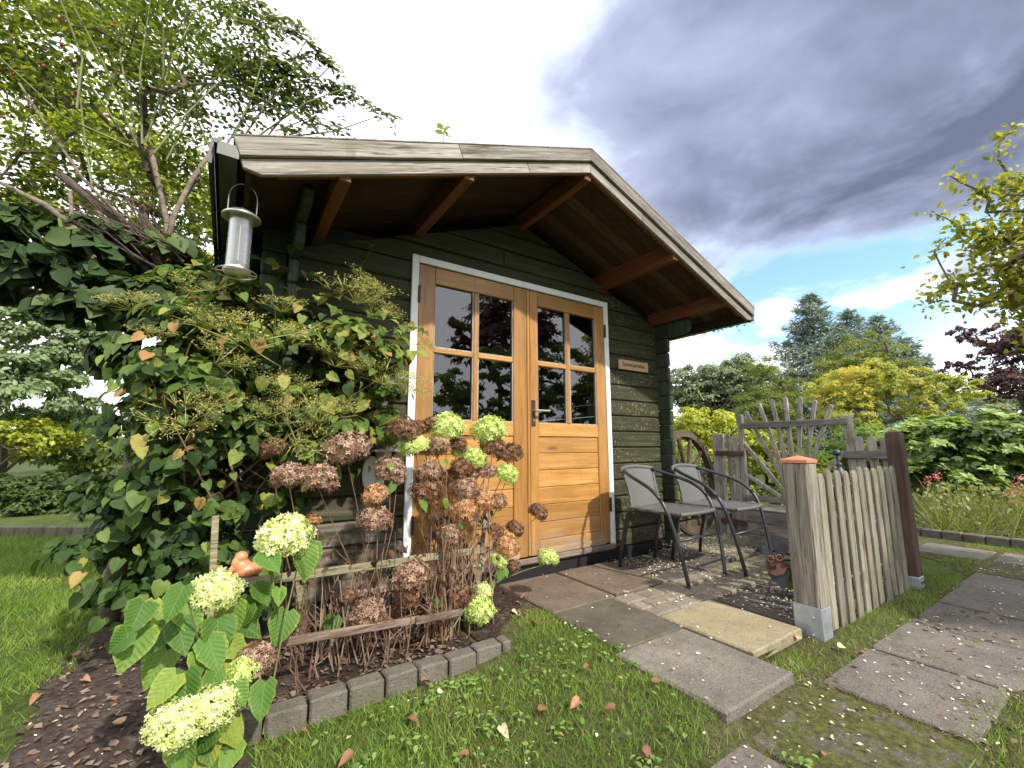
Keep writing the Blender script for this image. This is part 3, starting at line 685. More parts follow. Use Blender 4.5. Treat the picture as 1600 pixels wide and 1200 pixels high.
while zs < rf-.05:
    z1 = zs+WH
    spans = []
    if z1 <= dzt+.02: spans = [(XL, .02), (1.733, XR)]
    elif zs < dzt: spans = [(XL, XR)]
    else: spans = [(XL, XR)]
    for (a, b) in spans:
        segs = [(a, b)]
        if len(spans) == 1 and row in (16, 18): segs = [(a, .7+.3*(row % 4)), (.7+.3*(row % 4)+.002, b)]
        for (a2, b2) in segs:
            poly = [(a2, zs+.002), (b2, zs+.002), (b2, z1-.002), (a2, z1-.002)]
            poly = clip(poly, S, 1, rf+S*CX); poly = clip(poly, -S, 1, rf-S*CX)
            if len(poly) >= 3:
                A = np.array(poly)
                if np.ptp(A[:, 1]) > .02: cells.append(poly)
    zs = z1; row += 1
for poly in cells:
    o = obj('wall_board', MB().prism(poly, plate, rng.normal()*.0015, .045, .011), M['wall'], shed)
obj('wall_backing', MB().box((XL, .047, 0), (.02, .055, 2.2)), M['black'], shed)
obj('wall_backing', MB().box((1.733, .047, 0), (XR, .055, 2.2)), M['black'], shed)
gb = [(XL, 2.13), (XR, 2.13), (XR, 2.2), (CX, 2.6), (XL, 2.2)]
gb = clip(clip([(XL, 2.13), (XR, 2.13), (XR, 3), (XL, 3)], S, 1, rf-.03+S*CX), -S, 1, rf-.03-S*CX)
obj('gable_backing', MB().prism(gb, plate, .047, .055), M['black'], shed)
# side and rear walls: logs that run back
for side, x0, x1 in ((-1, XL-.045, XL), (1, XR, XR+.045)):
    k = 0; z = zb-WH/2
    while z < 2.05:
        a, b = max(z+.002, .04), min(z+WH-.002, 2.09)
        yfront = -.125+rng.normal()*.004
        if side == 1 and k == 14: yfront = -.36
        if side == 1 and k == 15: yfront = -.60
        if side == -1 and k == 14: yfront = -.30
        if side == -1 and k == 15: yfront = -.52
        # log: box with rounded lower nose where it is a corbel
        mbx = MB()
        if yfront < -.2:
            nose = [(yfront+.06, a), (DEPTH+.12, a), (DEPTH+.12, b), (yfront+.01, b), (yfront, b-.02), (yfront+.004, a+.05), (yfront+.02, a+.02)]
            mbx.prism(nose, lambda u, v, d: (d, u, v), x0 if side < 0 else x0, x1, .006)
        else: mbx.box((x0, yfront, a), (x1, DEPTH+.12, b), .010)
        obj('side_log', mbx, M['logend'], shed)
        z += WH; k += 1
# front log ends sticking out past the side walls
for side, xx in ((-1, (XL-.175, XL-.046)), (1, (XR+.046, XR+.175))):
    z = zb
    while z+WH < 2.1:
        obj('log_end', MB().box((xx[0], 0, z+.003), (xx[1], .045, z+WH-.003), .010), M['logend'], shed); z += WH
rw = [(XL, .04), (XR, .04), (XR, 2.1), (CX, 2.6), (XL, 2.1)]
obj('rear_wall', MB().prism(rw, plate, DEPTH, DEPTH+.045, .0), M['logend'], shed)
obj('floor', MB().box((XL, .06, -.02), (XR, DEPTH, .05)), M['interior'], shed)
obj('plinth', MB().box((XL-.05, -.012, -.075), (XR+.05, .04, .043)), M['black'], shed)
obj('sill_beam', MB().box((-.35, -.035, .047), (1.74, -.0125, .082), .006), M['sill'], shed)
# white door trim
tw = .048
obj('door_trim', MB().box((dx0, -.024, .075), (dx0+tw, -.004, dzt-.0), .003), M['trim'], shed)
obj('door_trim', MB().box((dx1-tw, -.024, .075), (dx1, -.004, dzt-.0), .003), M['trim'], shed)
obj('door_trim', MB().box((dx0+tw+.001, -.0235, dzt-tw), (.86, -.004, dzt), .003), M['trim'], shed)
obj('door_trim', MB().box((.863, -.0235, dzt-tw), (dx1-tw-.001, -.004, dzt), .003), M['trim'], shed)
# door leaves
def door(x0, x1, handle):
    zb_, zt_ = .098, 2.072
    st = .098 if not handle else .085
    sl_, sr_ = (.115, .108) if not handle else (.075, .105)
    gl0, gl1 = x0+sl_, x1-sr_
    y0, y1 = -.018, .03
    fr = MB().box((x0, y0, zb_), (gl0, y1, zt_), .005).box((gl1, y0, zb_), (x1, y1, zt_), .005)
    d = obj('door', fr, M['doorv'], shed)
    rails = [(zt_-.115, zt_), (.945, 1.045), (zb_, zb_+.10)]
    for a, b in rails: obj('rail', MB().box((gl0+.001, y0+.001, a), (gl1-.001, y1, b), .004), M['door'], d)
    gz0, gz1 = 1.045, zt_-.115; gm = (gz0+gz1)/2; gx = (gl0+gl1)/2+(0.0)
    obj('glazing_bar', MB().box((gx-.019, y0+.002, gz0), (gx+.019, y1, gz1), .007), M['doorv'], d)
    for a, b in ((gl0, gx-.019), (gx+.019, gl1)):
        obj('glazing_bar', MB().box((a, y0+.003, gm-.019), (b, y1, gm+.019), .007), M['door'], d)
        for c_, e_ in ((gz0, gm-.019), (gm+.019, gz1)):
            pm = MB().add([(a, .006, c_), (b, .006, c_), (b, .006, e_), (a, .006, e_)], [(0, 1, 2, 3)])
            obj('window_pane', pm, M['glass'], d)
            q = .007
            bd = MB().box((a, y0+.010, c_), (b, .005, c_+q)).box((a, y0+.010, c_+q), (a+q, .005, e_)).box((b-q, y0+.010, c_+q), (b, .005, e_))
            obj('glazing_bead', bd, M['grey'], d)
    n = 6; ph = (.945-.001-(zb_+.10))/n
    for i in range(n):
        a = zb_+.10+i*ph
        obj('panel_board', MB().box((gl0+.001, y0+.009+rng.normal()*.0008, a+.0012), (gl1-.001, y1, a+ph-.0012), .004), M['door'], d)
    obj('bottom_drip_rail', MB().box((gl0-.02, y0-.012, zb_-.002), (gl1+.04, y0-.0005, zb_+.045), .004), M['door_worn'], d)
    hx = x0 if not handle else x1
    for hz in (1.86, .40, ):
        obj('hinge', MB().tube([(hx, -.028, hz-.055), (hx, -.028, hz+.055)], .009, 8), M['hinge'], d)
    return d
dL = door(.030, .884, False); dR = door(.925, 1.720, True)
obj('meeting_strip', MB().box((.8855, -.014, .098), (.9235, .03, 2.072), .003).box((.895, -.026, .105), (.915, -.0145, 2.06), .004), M['doorv'], dL)
hd = obj('handle_plate', MB().box((.932, -.024, 1.02), (.968, -.0185, 1.215), .003), M['hinge'], dR)
obj('door_handle', MB().tube([(.952, -.024, 1.135), (.952, -.062, 1.135), (.962, -.070, 1.135), (1.065, -.070, 1.135)], [.009, .009, .009, .008], 10), M['steel'], dR)
obj('keyhole', MB().tube([(.950, -.027, 1.065), (.950, -.0242, 1.065)], .008, 10), M['steel'], dR)
obj('door_threshold', MB().box((.0, -.050, .060), (1.745, -.0365, .098), .004), M['sill'], shed)
# purlins
def purl(x, zbm, w=.06, h=.155): return obj('purlin', MB().box((x-w/2, YF+.0205, zbm), (x+w/2, DEPTH, zbm+h), .004), M['purlin'], shed)
purl(.015, 2.262, h=.15); purl(1.755, 2.245, h=.15); purl(.875, 2.572, .055, .12)
purl(-.60, 2.03, .055, .145); purl(2.42, 2.02, .06, .15)
# roof boards run down the slope; the ones over the porch are seen from below
def roofboard(side, y0, y1, mat, name='roof_board', kind=None):
    t0, t1 = ZR-.055, ZR-.038
    xe = CX+side*(HR-.02)
    P = [(CX, y0, t0), (CX, y1, t0), (xe, y1, t0-S*(HR-.02)), (xe, y0, t0-S*(HR-.02)), (CX, y0, t1), (CX, y1, t1), (xe, y1, t1-S*(HR-.02)), (xe, y0, t1-S*(HR-.02))]
    return obj(name, MB().hexa(P), mat, shed, kind=kind)
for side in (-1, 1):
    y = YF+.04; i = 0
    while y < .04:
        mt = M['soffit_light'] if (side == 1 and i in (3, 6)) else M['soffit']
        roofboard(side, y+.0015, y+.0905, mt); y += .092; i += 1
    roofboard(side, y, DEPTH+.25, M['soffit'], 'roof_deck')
    e = HR-.005; P = [(CX, YF+.03, ZR-.036), (CX, DEPTH+.27, ZR-.036), (CX+side*e, DEPTH+.27, ZR-.036-S*e), (CX+side*e, YF+.03, ZR-.036-S*e)]
    P = P+[(a, b, c+.012) for a, b, c in P]
    obj('roof_felt', MB().hexa(P), M['roof'], shed)
    # rafter behind the bargeboard
    P = [(CX, YF+.022, ZR-.15), (CX, YF+.044, ZR-.15), (CX+side*(HR-.16), YF+.044, ZR-.15-S*(HR-.16)), (CX+side*(HR-.16), YF+.022, ZR-.15-S*(HR-.16))]
    obj('verge_rafter', MB().hexa(P+[(a, b, c+.09) for a, b, c in P]), M['purlin'], shed)
# bargeboards: an upper board proud of a lower one, in lengths
def barge(side, u0, u1, lo, hi, yfr, cut=0, name='bargeboard'):
    d = np.array((side*cs, -S*cs)); nrm = np.array((side*S*cs, cs))      # along slope, up
    o0 = np.array((CX, ZR))
    pts = []
    a0 = o0+d*u0; a1 = o0+d*u1
    if u0 == 0:   # mitred at the ridge: vertical cut
        p = [(CX, ZR+lo/cs), (CX, ZR+hi/cs)]; p0lo, p0hi = np.array(p[0]), np.array(p[1])
    else: p0lo, p0hi = a0+nrm*lo, a0+nrm*hi
    p1lo, p1hi = a1+nrm*lo, a1+nrm*hi
    poly = [p0lo, p1lo-d*cut, p1lo+nrm*cut*.55, p1hi, p0hi] if cut else [p0lo, p1lo, p1hi, p0hi]
    return obj(name, MB().prism([tuple(x) for x in poly], plate, yfr, yfr+.02, .002), M['barge' if side > 0 else 'barge_left'], shed)
LS = HR/cs
for side in (-1, 1):
    brk = LS*(.50 if side < 0 else .62)
    for (a, b) in ((0, brk), (brk+.002, LS)):
        barge(side, a, b, -.076, 0, YF-.020)
    brk2 = LS*.28
    for (a, b) in ((0, brk2), (brk2+.002, LS)):
        barge(side, a, b, -.143, -.0785, YF-.001, cut=.055 if b == LS else 0)
    obj('verge_capping', MB().hexa([tuple(p) for p in [(CX, YF-.022, ZR+.001), (CX+side*HR, YF-.022, ZR+.001-S*HR), (CX+side*HR, YF+.06, ZR+.001-S*HR), (CX, YF+.06, ZR+.001)]]+[tuple(p) for p in [(CX, YF-.022, ZR+.007), (CX+side*HR, YF-.022, ZR+.007-S*HR), (CX+side*HR, YF+.06, ZR+.007-S*HR), (CX, YF+.06, ZR+.007)]]), M['barge'], shed)
# gutters
def gutter(x0, x1, z0, z1, y0, y1, mat, lip):
    mb = MB().box((x0, y0, z0), (x1, y1, z0+.004)).box((x0, y0, z0), (x0+.004, y1, z1)).box((x1-.004, y0, z0), (x1, y1, z1)).box((x0, y0-.004, z0), (x1, y0, z1))
    o = obj('gutter', mb, mat, shed)
    obj('gutter_lip', MB().box((lip[0], y0-.004, z1-.012), (lip[1], y1, z1+.008)), M['gutter_dark'], o)
    for yy in np.arange(y0+.45, y1, .6): obj('gutter_bracket', MB().box((x0-.003, yy, z0-.004), (x1+.003, yy+.022, z0)).box((x0-.005, yy, z0), (x0-.003, yy+.02, z1)), M['gutter_dark'], o)
    return o
gutter(-1.060, -.990, 1.958, 2.01, YF-.01, DEPTH+.2, M['gutter'], (-1.072, -1.058))
obj('gutter_back_board', MB().box((-1.085, YF+.02, 1.93), (-1.074, DEPTH+.2, 2.035)), M['gutter_dark'], shed)
gutter(2.735, 2.80, 1.945, 2.005, YF+.015, DEPTH+.2, M['gutter'], (2.795, 2.81))
obj('eaves_board', MB().box((-.965, YF+.03, 1.945), (-.945, DEPTH+.1, 2.02)), M['soffit'], shed)
obj('eaves_board', MB().box((2.70, YF+.03, 1.955), (2.72, DEPTH+.1, 2.02)), M['soffit'], shed)

# moss and a seedling on the roof edge
P = np.stack([rng.uniform(2.72, 2.82, 260), rng.uniform(YF, .4, 260), rng.normal(1.95, .018, 260)], 1)
tag(scatter('gutter_moss', 'quad', P, rdir(260), rdir(260), .022, rng.uniform(0, .5, 260), M['hedge']), 'moss growing along the right gutter of the shed', 'moss')
sg = thing('roof_seedling', 'tiny green seedling sprouting from the left roof edge above the bargeboard', 'seedling', WY(693, 222, YF+.02))
b0 = np.array(sg.location); obj('stem', MB().tube([b0, b0+(.0, 0, .05), b0+(.01, 0, .09)], .0025, 5), M['stemgreen'], sg)
lm = scatter_mesh('seedling_leaf', 'leaf', np.zeros((1, 3)), np.array([[0, -.4, 1.]]), np.array([[1, 0, .2]]), .05, np.array([.6])); lm.materials.append(M['rhodo'])
for k in range(7):
    a = k*2.4; inst('leaf', lm, sg, b0+(0, 0, .04+.008*k), Vector((math.cos(a), math.sin(a)*.6, .2)).to_track_quat('X', 'Z'), 1.0)

# name sign ---------------------------------------------------------
sgn = thing('name_sign', 'small pale wooden sign reading Sonnenparadies on the green wall', 'sign', WY(987, 574, -.02))
c0 = (1.895, 2.285, 1.550, 1.638); M['signwood'] = wood('pale_sign_wood', [(.40, .25, .14), (.52, .35, .22), (.62, .45, .30)], 'x', .6, 0, bmp=.1, stain=.15)
obj('plaque', MB().box((c0[0], -.016, c0[2]), (c0[1], -.003, c0[3]), .002), M['signwood'], sgn)
tcv = bpy.data.curves.new('sign_text', 'FONT'); tcv.body = 'Sonnenparadies'; tcv.size = .055; tcv.extrude = .0006; tcv.align_x = 'CENTER'; tcv.align_y = 'CENTER'; tcv.offset = .0008
to = bpy.data.objects.new('tmp', tcv); COL.objects.link(to); dg = bpy.context.evaluated_depsgraph_get(); tme = bpy.data.meshes.new_from_object(to.evaluated_get(dg)); bpy.data.objects.remove(to)
tme.transform(Matrix.Translation((2.087, -.0168, 1.598)) @ Matrix.Rotation(R(90), 4, 'X') @ Matrix.Diagonal((.84, 1, 1, 1)))
tme.transform(Matrix.Translation(-sgn.location)); to = bpy.data.objects.new('lettering', tme); COL.objects.link(to); to.parent = sgn; tme.materials.clear(); tme.materials.append(plain('burnt_lettering', (.10, .045, .02), .8))

# ================================================================== BIRD FEEDER
fd = thing('bird_feeder', 'clear tube bird feeder with steel lid hanging under the left eave', 'bird feeder', (-.965, -.60, 1.555))
fx, fy = -.965, -.60
tilt = lambda z: (fx+(z-1.9)*-.02, fy, z)
fz = 1.585
obj('tube', MB().lathe([(.042, 0), (.042, .225)], (fx, fy, fz), 28).lathe([(.037, .225), (.037, 0)], (fx, fy, fz), 28), M['feederglass'], fd, smooth=True)
obj('lid', MB().lathe([(0, .036), (.025, .032), (.050, .020), (.069, .004), (.071, -.004), (.066, -.006), (.04, .0), (0, .004)], (fx, fy, fz+.225), 32), M['steel'], fd, smooth=True)
obj('base', MB().lathe([(0, -.026), (.042, -.022), (.050, -.010), (.050, .002), (.045, .006), (.0, .006)], (fx, fy, fz), 32), M['steel'], fd, smooth=True)
obj('seed_residue', MB().lathe([(0, .006), (.036, .006), (.036, .022), (.02, .034), (0, .028)], (fx, fy, fz), 18), M['chips_solid'], fd)
obj('inner_rod', MB().tube([(fx, fy, fz), (fx, fy, fz+.27)], .003, 6), M['steel'], fd)
ringp = [(fx+.072*math.cos(a), fy+.072*math.sin(a), fz-.015) for a in np.linspace(0, 2*math.pi, 33)]
obj('perch_ring', MB().tube(ringp, .0026, 6).tube([(fx-.072, fy, fz-.015), (fx+.072, fy, fz-.015)], .002, 5), M['steel'], fd)
wr = [(fx-.050, fy, fz+.23)]+[(fx+.050*math.cos(a), fy, fz+.315+.06*math.sin(a)) for a in np.linspace(math.pi, 0, 13)]+[(fx+.050, fy, fz+.23)]
obj('wire_handle', MB().tube(wr, .0025, 6), M['steel'], fd)
obj('hook', MB().tube([(fx, fy, fz+.372), (fx+.008, fy, fz+.385), (fx+.012, fy, fz+.40), (fx+.005, fy, fz+.42), (fx+.01, fy, 2.0)], .003, 6), M['hinge'], fd)

# ================================================================== STONE FIGURES ON WHITE WALL BRACKETS
def blob(name, parts, mat, parent, vox=.008):
    mb = MB()
    for (c, r_, rot) in parts:
        c = np.array(c, float); Mx = np.array(Matrix.Rotation(rot, 3, 'Y')); vs = []; n = 14; m = 9
        for i in range(m+1):
            th = math.pi*i/m
            for k in range(n):
                a = 2*math.pi*k/n; p = np.array((math.sin(th)*math.cos(a)*r_[0], math.sin(th)*math.sin(a)*r_[1], math.cos(th)*r_[2])); vs.append(c+Mx@p)
        mb.add(vs, [(i*n+k, i*n+(k+1) % n, (i+1)*n+(k+1) % n, (i+1)*n+k) for i in range(m) for k in range(n)])
    o = obj(name, mb, mat, parent); md = o.modifiers.new('r', 'REMESH'); md.mode = 'VOXEL'; md.voxel_size = vox; md.use_smooth_shade = True
    s_ = o.modifiers.new('s', 'SMOOTH'); s_.iterations = 8
    dg = bpy.context.evaluated_depsgraph_get(); me = bpy.data.meshes.new_from_object(o.evaluated_get(dg)); o.modifiers.clear(); o.data = me
    if not me.materials: me.materials.append(mat)
    me.shade_smooth(); return o
for (bx, bz, lab, lab2, kind) in ((-.17, .855, 'lower white scrolled bracket on the shed wall, left of the door', 'stone bird figure on the lower white bracket behind the brown flower heads', 0), (-.17, 1.27, 'upper white bracket on the shed wall, half hidden in vine leaves', 'rounded stone figure on the upper white bracket beside the door trim', 1)):
    br = thing('wall_bracket', lab, 'bracket', (bx, -.08, bz))
    obj('shelf', MB().box((bx-.095, -.20, bz-.012), (bx+.085, -.004, bz+.004), .004), M['bracket'], br)
    prof = [(0, bz-.013), (-.17, bz-.013), (-.165, bz-.05), (-.12, bz-.09), (-.06, bz-.13), (-.045, bz-.2), (0, bz-.24)]
    obj('scroll_arm', MB().prism([(p[0]-.004, p[1]) for p in prof], lambda u, v, d: (d, u, v), bx+.01, bx-.03, .004), M['bracket'], br)
    cir = [(bx-.055+.058*math.cos(a)*.9, bz-.14+.105*math.sin(a)) for a in np.linspace(0, 2*math.pi, 15)[:-1]]
    obj('back_plate', MB().prism(cir, plate, -.018, -.004, .003), M['bracket'], br)
    cir = [(bx+.0+.055*math.cos(a), bz-.25+.05*math.sin(a)) for a in np.linspace(0, 2*math.pi, 13)[:-1]]
    obj('back_plate', MB().prism(cir, plate, -.016, -.004, .003), M['bracket'], br)
    st = thing('stone_figurine', lab2, 'figurine', (bx, -.1, bz+.004))
    if kind == 0:
        obj('base', MB().box((bx-.075, -.165, bz+.005), (bx+.065, -.045, bz+.045), .012), M['stonegrey'], st)
        blob('body', [((bx-.02, -.105, bz+.085), (.055, .042, .048), .3), ((bx-.045, -.105, bz+.14), (.05, .03, .03), .9), ((bx+.04, -.11, bz+.11), (.026, .026, .028), 0), ((bx+.03, -.11, bz+.165), (.03, .022, .024), .4), ((bx-.01, -.1, bz+.13), (.035, .03, .04), 0)], M['stonegrey'], st)
    else:
        blob('body', [((bx-.03, -.105, bz+.09), (.075, .06, .055), .25), ((bx+.03, -.11, bz+.07), (.055, .05, .05), 0), ((bx-.0, -.105, bz+.03), (.06, .05, .03), 0)], M['stonegrey'], st)

# ================================================================== CHAIRS
def chair(label, loc, rz):
    c = thing('patio_chair', label, 'chair', (0, 0, 0), 'grey wicker chairs by the shed wall')
    mt = M['tubeblack']; rT = .0125
    def arc(sgn):
        p = [(.17, .245, .695), (.215, .16, .665), (.25, .05, .630), (.268, -.06, .585), (.272, -.14, .52), (.265, -.19, .43), (.25, -.225, .30), (.232, -.255, .15), (.215, -.275, .006)]
        q = []
        P_ = [np.array((sgn*a, b, d)) for a, b, d in p]
        for i in range(len(P_)-1):
            p0 = P_[max(i-1, 0)]; p1 = P_[i]; p2 = P_[i+1]; p3 = P_[min(i+2, len(P_)-1)]
            for u in np.linspace(0, 1, 5)[:-1]: q.append(.5*((2*p1)+(-p0+p2)*u+(2*p0-5*p1+4*p2-p3)*u*u+(-p0+3*p1-3*p2+p3)*u**3))
        q.append(P_[-1]); return q
    for s_ in (-1, 1):
        obj('arm', MB().tube(arc(s_)[:17], rT, 10), mt, c, smooth=True)
        obj('leg', MB().tube(arc(s_)[16:], rT, 10).tube([arc(s_)[-1], np.array(arc(s_)[-1])-(0, 0, .006)], rT*1.15, 10), mt, c, smooth=True)
        rl = [(s_*.185, .14, .415), (s_*.19, .175, .41), (s_*.195, .20, .385), (s_*.198, .215, .33), (s_*.20, .26, .15), (s_*.205, .285, .0)]
        obj('leg', MB().tube(rl, rT, 10), mt, c, smooth=True)
    obj('stretcher', MB().tube([(-.245, -.235, .27), (.245, -.235, .27)], .008, 8), mt, c, smooth=True)
    obj('stretcher', MB().tube([(-.198, .225, .29), (.198, .225, .29)], .008, 8), mt, c, smooth=True)
    # wicker back: curved panel, waisted, wrapped over the top rail
    vs = []; nu, nv = 15, 16
    for j in range(nv+1):
        v = j/nv; z = .425+.272*v; w = .155+.022*(2*v-1)**2+.012*v
        for i in range(nu+1):
            u = 2*i/nu-1; vs.append((u*w, .175+.075*v+.045*(1-u*u)*(.4+.6*v)-.02*(1-v)*0, z+.018*(1-u*u)*v))
    fs = [(j*(nu+1)+i, j*(nu+1)+i+1, (j+1)*(nu+1)+i+1, (j+1)*(nu+1)+i) for j in range(nv) for i in range(nu)]
    bk = obj('backrest', MB().add(vs, fs), M['wicker'], c, smooth=True); md = bk.modifiers.new('t', 'SOLIDIFY'); md.thickness = .01; md.offset = 0
    top = [vs[nv*(nu+1)+i] for i in range(nu+1)]; obj('top_rail', MB().tube(top, .0155, 10), M['wicker'], bk, smooth=True)
    for i in (0, nu): obj('side_rail', MB().tube([vs[j*(nu+1)+i] for j in range(nv+1)], .0115, 8), M['wicker'], bk, smooth=True)
    # seat
    vs = []; n1, n2 = 12, 12
    for j in range(n2+1):
        v = j/n2; y = -.235+.43*v
        for i in range(n1+1):
            u = 2*i/n1-1; w = .215-.03*v; vs.append((u*w*(1-.05*(1-v)**6), y-.02*(1-u*u)*(1-v)**3, .425-.016*(1-u*u)*math.sin(math.pi*v)+.004))
    fs = [(j*(n1+1)+i, j*(n1+1)+i+1, (j+1)*(n1+1)+i+1, (j+1)*(n1+1)+i) for j in range(n2) for i in range(n1)]
    se = obj('seat', MB().add(vs, fs), M['wicker'], c, smooth=True); md = se.modifiers.new('t', 'SOLIDIFY'); md.thickness = .012; md.offset = 0
    rim = [vs[i] for i in range(n1+1)]+[vs[j*(n1+1)+n1] for j in range(1, n2+1)]+[vs[n2*(n1+1)+i] for i in range(n1-1, -1, -1)]+[vs[j*(n1+1)] for j in range(n2-1, -1, -1)]
    obj('seat_rim', MB().tube(rim, .013, 8, caps=False), M['wicker'], se, smooth=True)
    c.location = loc; c.rotation_euler.z = rz; return c
ch1 = chair('grey wicker armchair with black tube frame, the one nearer the doors', (1.735, -.565, .0), R(2))
ch2 = copy_tree(ch1); ch2.location = (2.245, -.635, 0); ch2.rotation_euler.z = R(4); ch2['label'] = 'grey wicker armchair with black tube frame, the one nearer the wagon wheel'

# ================================================================== FRONT PICKET FENCE
def picket(a, b, w, th, facing, rounded=True):
    """upright board from base point a to top point b; facing = direction of its thickness"""
    a = np.array(a, float); b = np.array(b, float); up = b-a; Lh = np.linalg.norm(up); up /= Lh; f = np.array(facing, float); sd = np.cross(up, f); sd /= np.linalg.norm(sd); f = np.cross(sd, up)
    poly = [(-w/2, 0), (w/2, 0), (w/2, Lh-w*.55)]
    if rounded: poly += [(w*.40, Lh-w*.22), (w*.18, Lh), (-w*.18, Lh), (-w*.40, Lh-w*.22), (-w/2, Lh-w*.55)]
    else: poly += [(w/2, Lh), (-w/2, Lh)]
    return MB().prism(poly, lambda u, v, d: a+sd*u+up*v+f*d, -th/2, th/2, .003)
fp = thing('fence_post', 'thick split grey wooden post with copper cap and galvanised shoe', 'post', (1.56, -1.515, GZ))
px0, px1, py0, py1 = 1.50, 1.615, -1.585, -1.465
obj('shaft', MB().beam((1.5575, -1.525, GZ+.10), (1.5575, -1.525, .785), px1-px0, py1-py0, ch=.008, up=(0, 1, 0)), M['post'], fp)
cap = obj('cap', MB().hexa([(px0-.004, py0-.004, .785), (px1+.004, py0-.004, .785), (px1+.004, py1+.004, .785), (px0-.004, py1+.004, .785), (px0-.004, py0-.004, .80), (px1+.004, py0-.004, .80), (px1+.004, py1+.004, .80), (px0-.004, py1+.004, .80)]).add([(px0-.004, py0-.004, .8), (px1+.004, py0-.004, .8), (px1+.004, py1+.004, .8), (px0-.004, py1+.004, .8), ((px0+px1)/2, (py0+py1)/2, .822)], [(0, 1, 4), (1, 2, 4), (2, 3, 4), (3, 0, 4)]), M['copper'], fp)
sh_ = obj('steel_shoe', MB().box((px0-.005, py0-.004, GZ-.02), (px0-.0005, py1+.002, GZ+.155), .001).box((px0+.0, py0-.0045, GZ-.02), (px1-.02, py0-.0005, GZ+.15), .001), M['galv'], fp)
for yy, zz in ((-1.55, .045), (-1.545, -.035)): obj('bolt', MB().lathe([(0, .009), (.007, .007), (.009, 0)], (px0-.005, yy, zz), 10, (-1, 0, 0)), M['galv'], sh_)
ff = thing('picket_fence', 'low lichen green picket fence between the copper capped post and the brown post', 'fence', (2.4, -1.56, GZ))
nP = 11
for i in range(nP):
    x = 1.668+i*(2.745-1.668)/(nP-1); le = rng.normal()*.004
    obj('picket', picket((x, -1.572+rng.normal()*.003, -.045+rng.normal()*.008), (x+le, -1.572, .742+rng.normal()*.006), .066, .013, (0, 1, 0)), M['picket'], ff)
for z in (.62, .12): obj('rail', MB().box((1.616, -1.558, z-.03), (2.862, -1.525, z+.03), .004), M['grey'], ff)
bp = thing('fence_post', 'tall red brown square post with weathered top at the right end of the fence', 'post', (2.905, -1.55, GZ))
obj('shaft', MB().beam((2.905, -1.565, GZ+.06), (2.905, -1.565, .96), .085, .085, ch=.006, up=(0, 1, 0)).add([(2.865, -1.605, .962), (2.945, -1.605, .962), (2.945, -1.525, .962), (2.865, -1.525, .962), (2.905, -1.565, .982)], [(0, 1, 4), (1, 2, 4), (2, 3, 4), (3, 0, 4)]), M['brownpost'], bp)
s2 = obj('steel_shoe', MB().box((2.858, -1.612, GZ-.01), (2.952, -1.518, GZ+.085), .003), M['galv'], bp)
for a_, b_ in ((0, 0), (1, 0), (0, 1), (1, 1)): obj('bolt', MB().lathe([(0, .006), (.008, .005), (.009, 0)], (2.885+.04*a_, -1.612, -.045+.035*b_), 10, (0, -1, 0)), M['hinge'], s2)
# ================================================================== BACK FENCE: sunburst trellis between two short picket lengths
XB = 3.42
lf = thing('picket_fence', 'short grey picket length between the wagon wheel and the sunburst trellis', 'fence', (XB, -.08, 0))
w0 = WX(1128, 680, XB)[1]
obj('post', MB().beam((XB, .045, -.05), (XB, .025, 1.0), .05, .11, ch=.004, up=(0, 1, 0)), M['grey'], lf)
for (pt_, pb_) in (((1137, 678), (1150, 832)), ((1148, 682), (1158, 835)), ((1158, 686), (1166, 838))):
    t_, b_ = WX(*pt_, XB), WX(*pb_, XB); b_[2] = -.0; obj('picket', picket(b_, t_, .045, .02, (1, 0, 0)), M['grey'], lf)
for (p1_, p2_) in (((1118, 710), (1162, 707)), ((1128, 815), (1168, 815))):
    a_, b_ = WX(*p1_, XB-.03), WX(*p2_, XB-.03); a_[2] = b_[2] = (a_[2]+b_[2])/2; obj('rail', MB().beam(a_, b_, .03, .05, ch=.003), M['brownpost'], lf)
tl = thing('sunburst_trellis', 'grey wooden sunburst trellis of fanned battens behind the planter', 'trellis', (XB, -.68, 0))
tp = {k: WX(*k, XB-.002) for k in [(1155, 650), (1166, 850), (1318, 650), (1332, 735)]}
a_, b_ = WX(1156, 648, XB), WX(1172, 850, XB); b_[2] = 0; obj('frame_post', MB().beam(b_, a_, .05, .045, ch=.004, up=(0, 1, 0)), M['grey'], tl)
yr = -1.145; obj('frame_post', MB().beam((XB, yr-.012, -.04), (XB, yr+.01, 1.13), .055, .06, ch=.004, up=(0, 1, 0)), M['grey'], tl)
ya = b_[1]; obj('top_rail', MB().beam((XB-.032, -.235, 1.075), (XB-.032, -1.14, 1.075), .022, .055, ch=.004), M['greyy'], tl)
obj('bottom_rail', MB().beam((XB-.036, -.22, .37), (XB-.036, -1.14, .37), .026, .055, ch=.004), M['greyy'], tl)
apex = WX(1247, 800, XB-.01)
for i, tp_ in enumerate([(1165, 643), (1185, 630), (1205, 624), (1226, 620), (1250, 620), (1274, 625), (1300, 632), (1163, 693), (1163, 740), (1322, 705)]):
    t_ = WX(*tp_, XB-.01+.004*(i % 2)); a0 = np.array(apex); a0[0] = t_[0]; d_ = (t_-a0)/np.linalg.norm(t_-a0); a0 = a0+d_*(.06+.05*(i % 3))
    a0[2] = max(a0[2], .40)
    n_ = t_+np.array((rng.normal()*.004, 0, 0)); obj('ray_batten', picket(a0, n_, .034, .018, (1, 0, 0)), M['grey'], tl)
rf_ = thing('picket_fence', 'short grey picket length between the sunburst trellis and the brown post', 'fence', (XB, -1.3, 0))
for tp_ in ((1341, 682), (1361, 682), (1381, 683)):
    t_ = WX(*tp_, XB-.02); obj('picket', picket((XB-.02, t_[1]-.01, 0), t_, .055, .02, (1, 0, 0)), M['grey'], rf_)
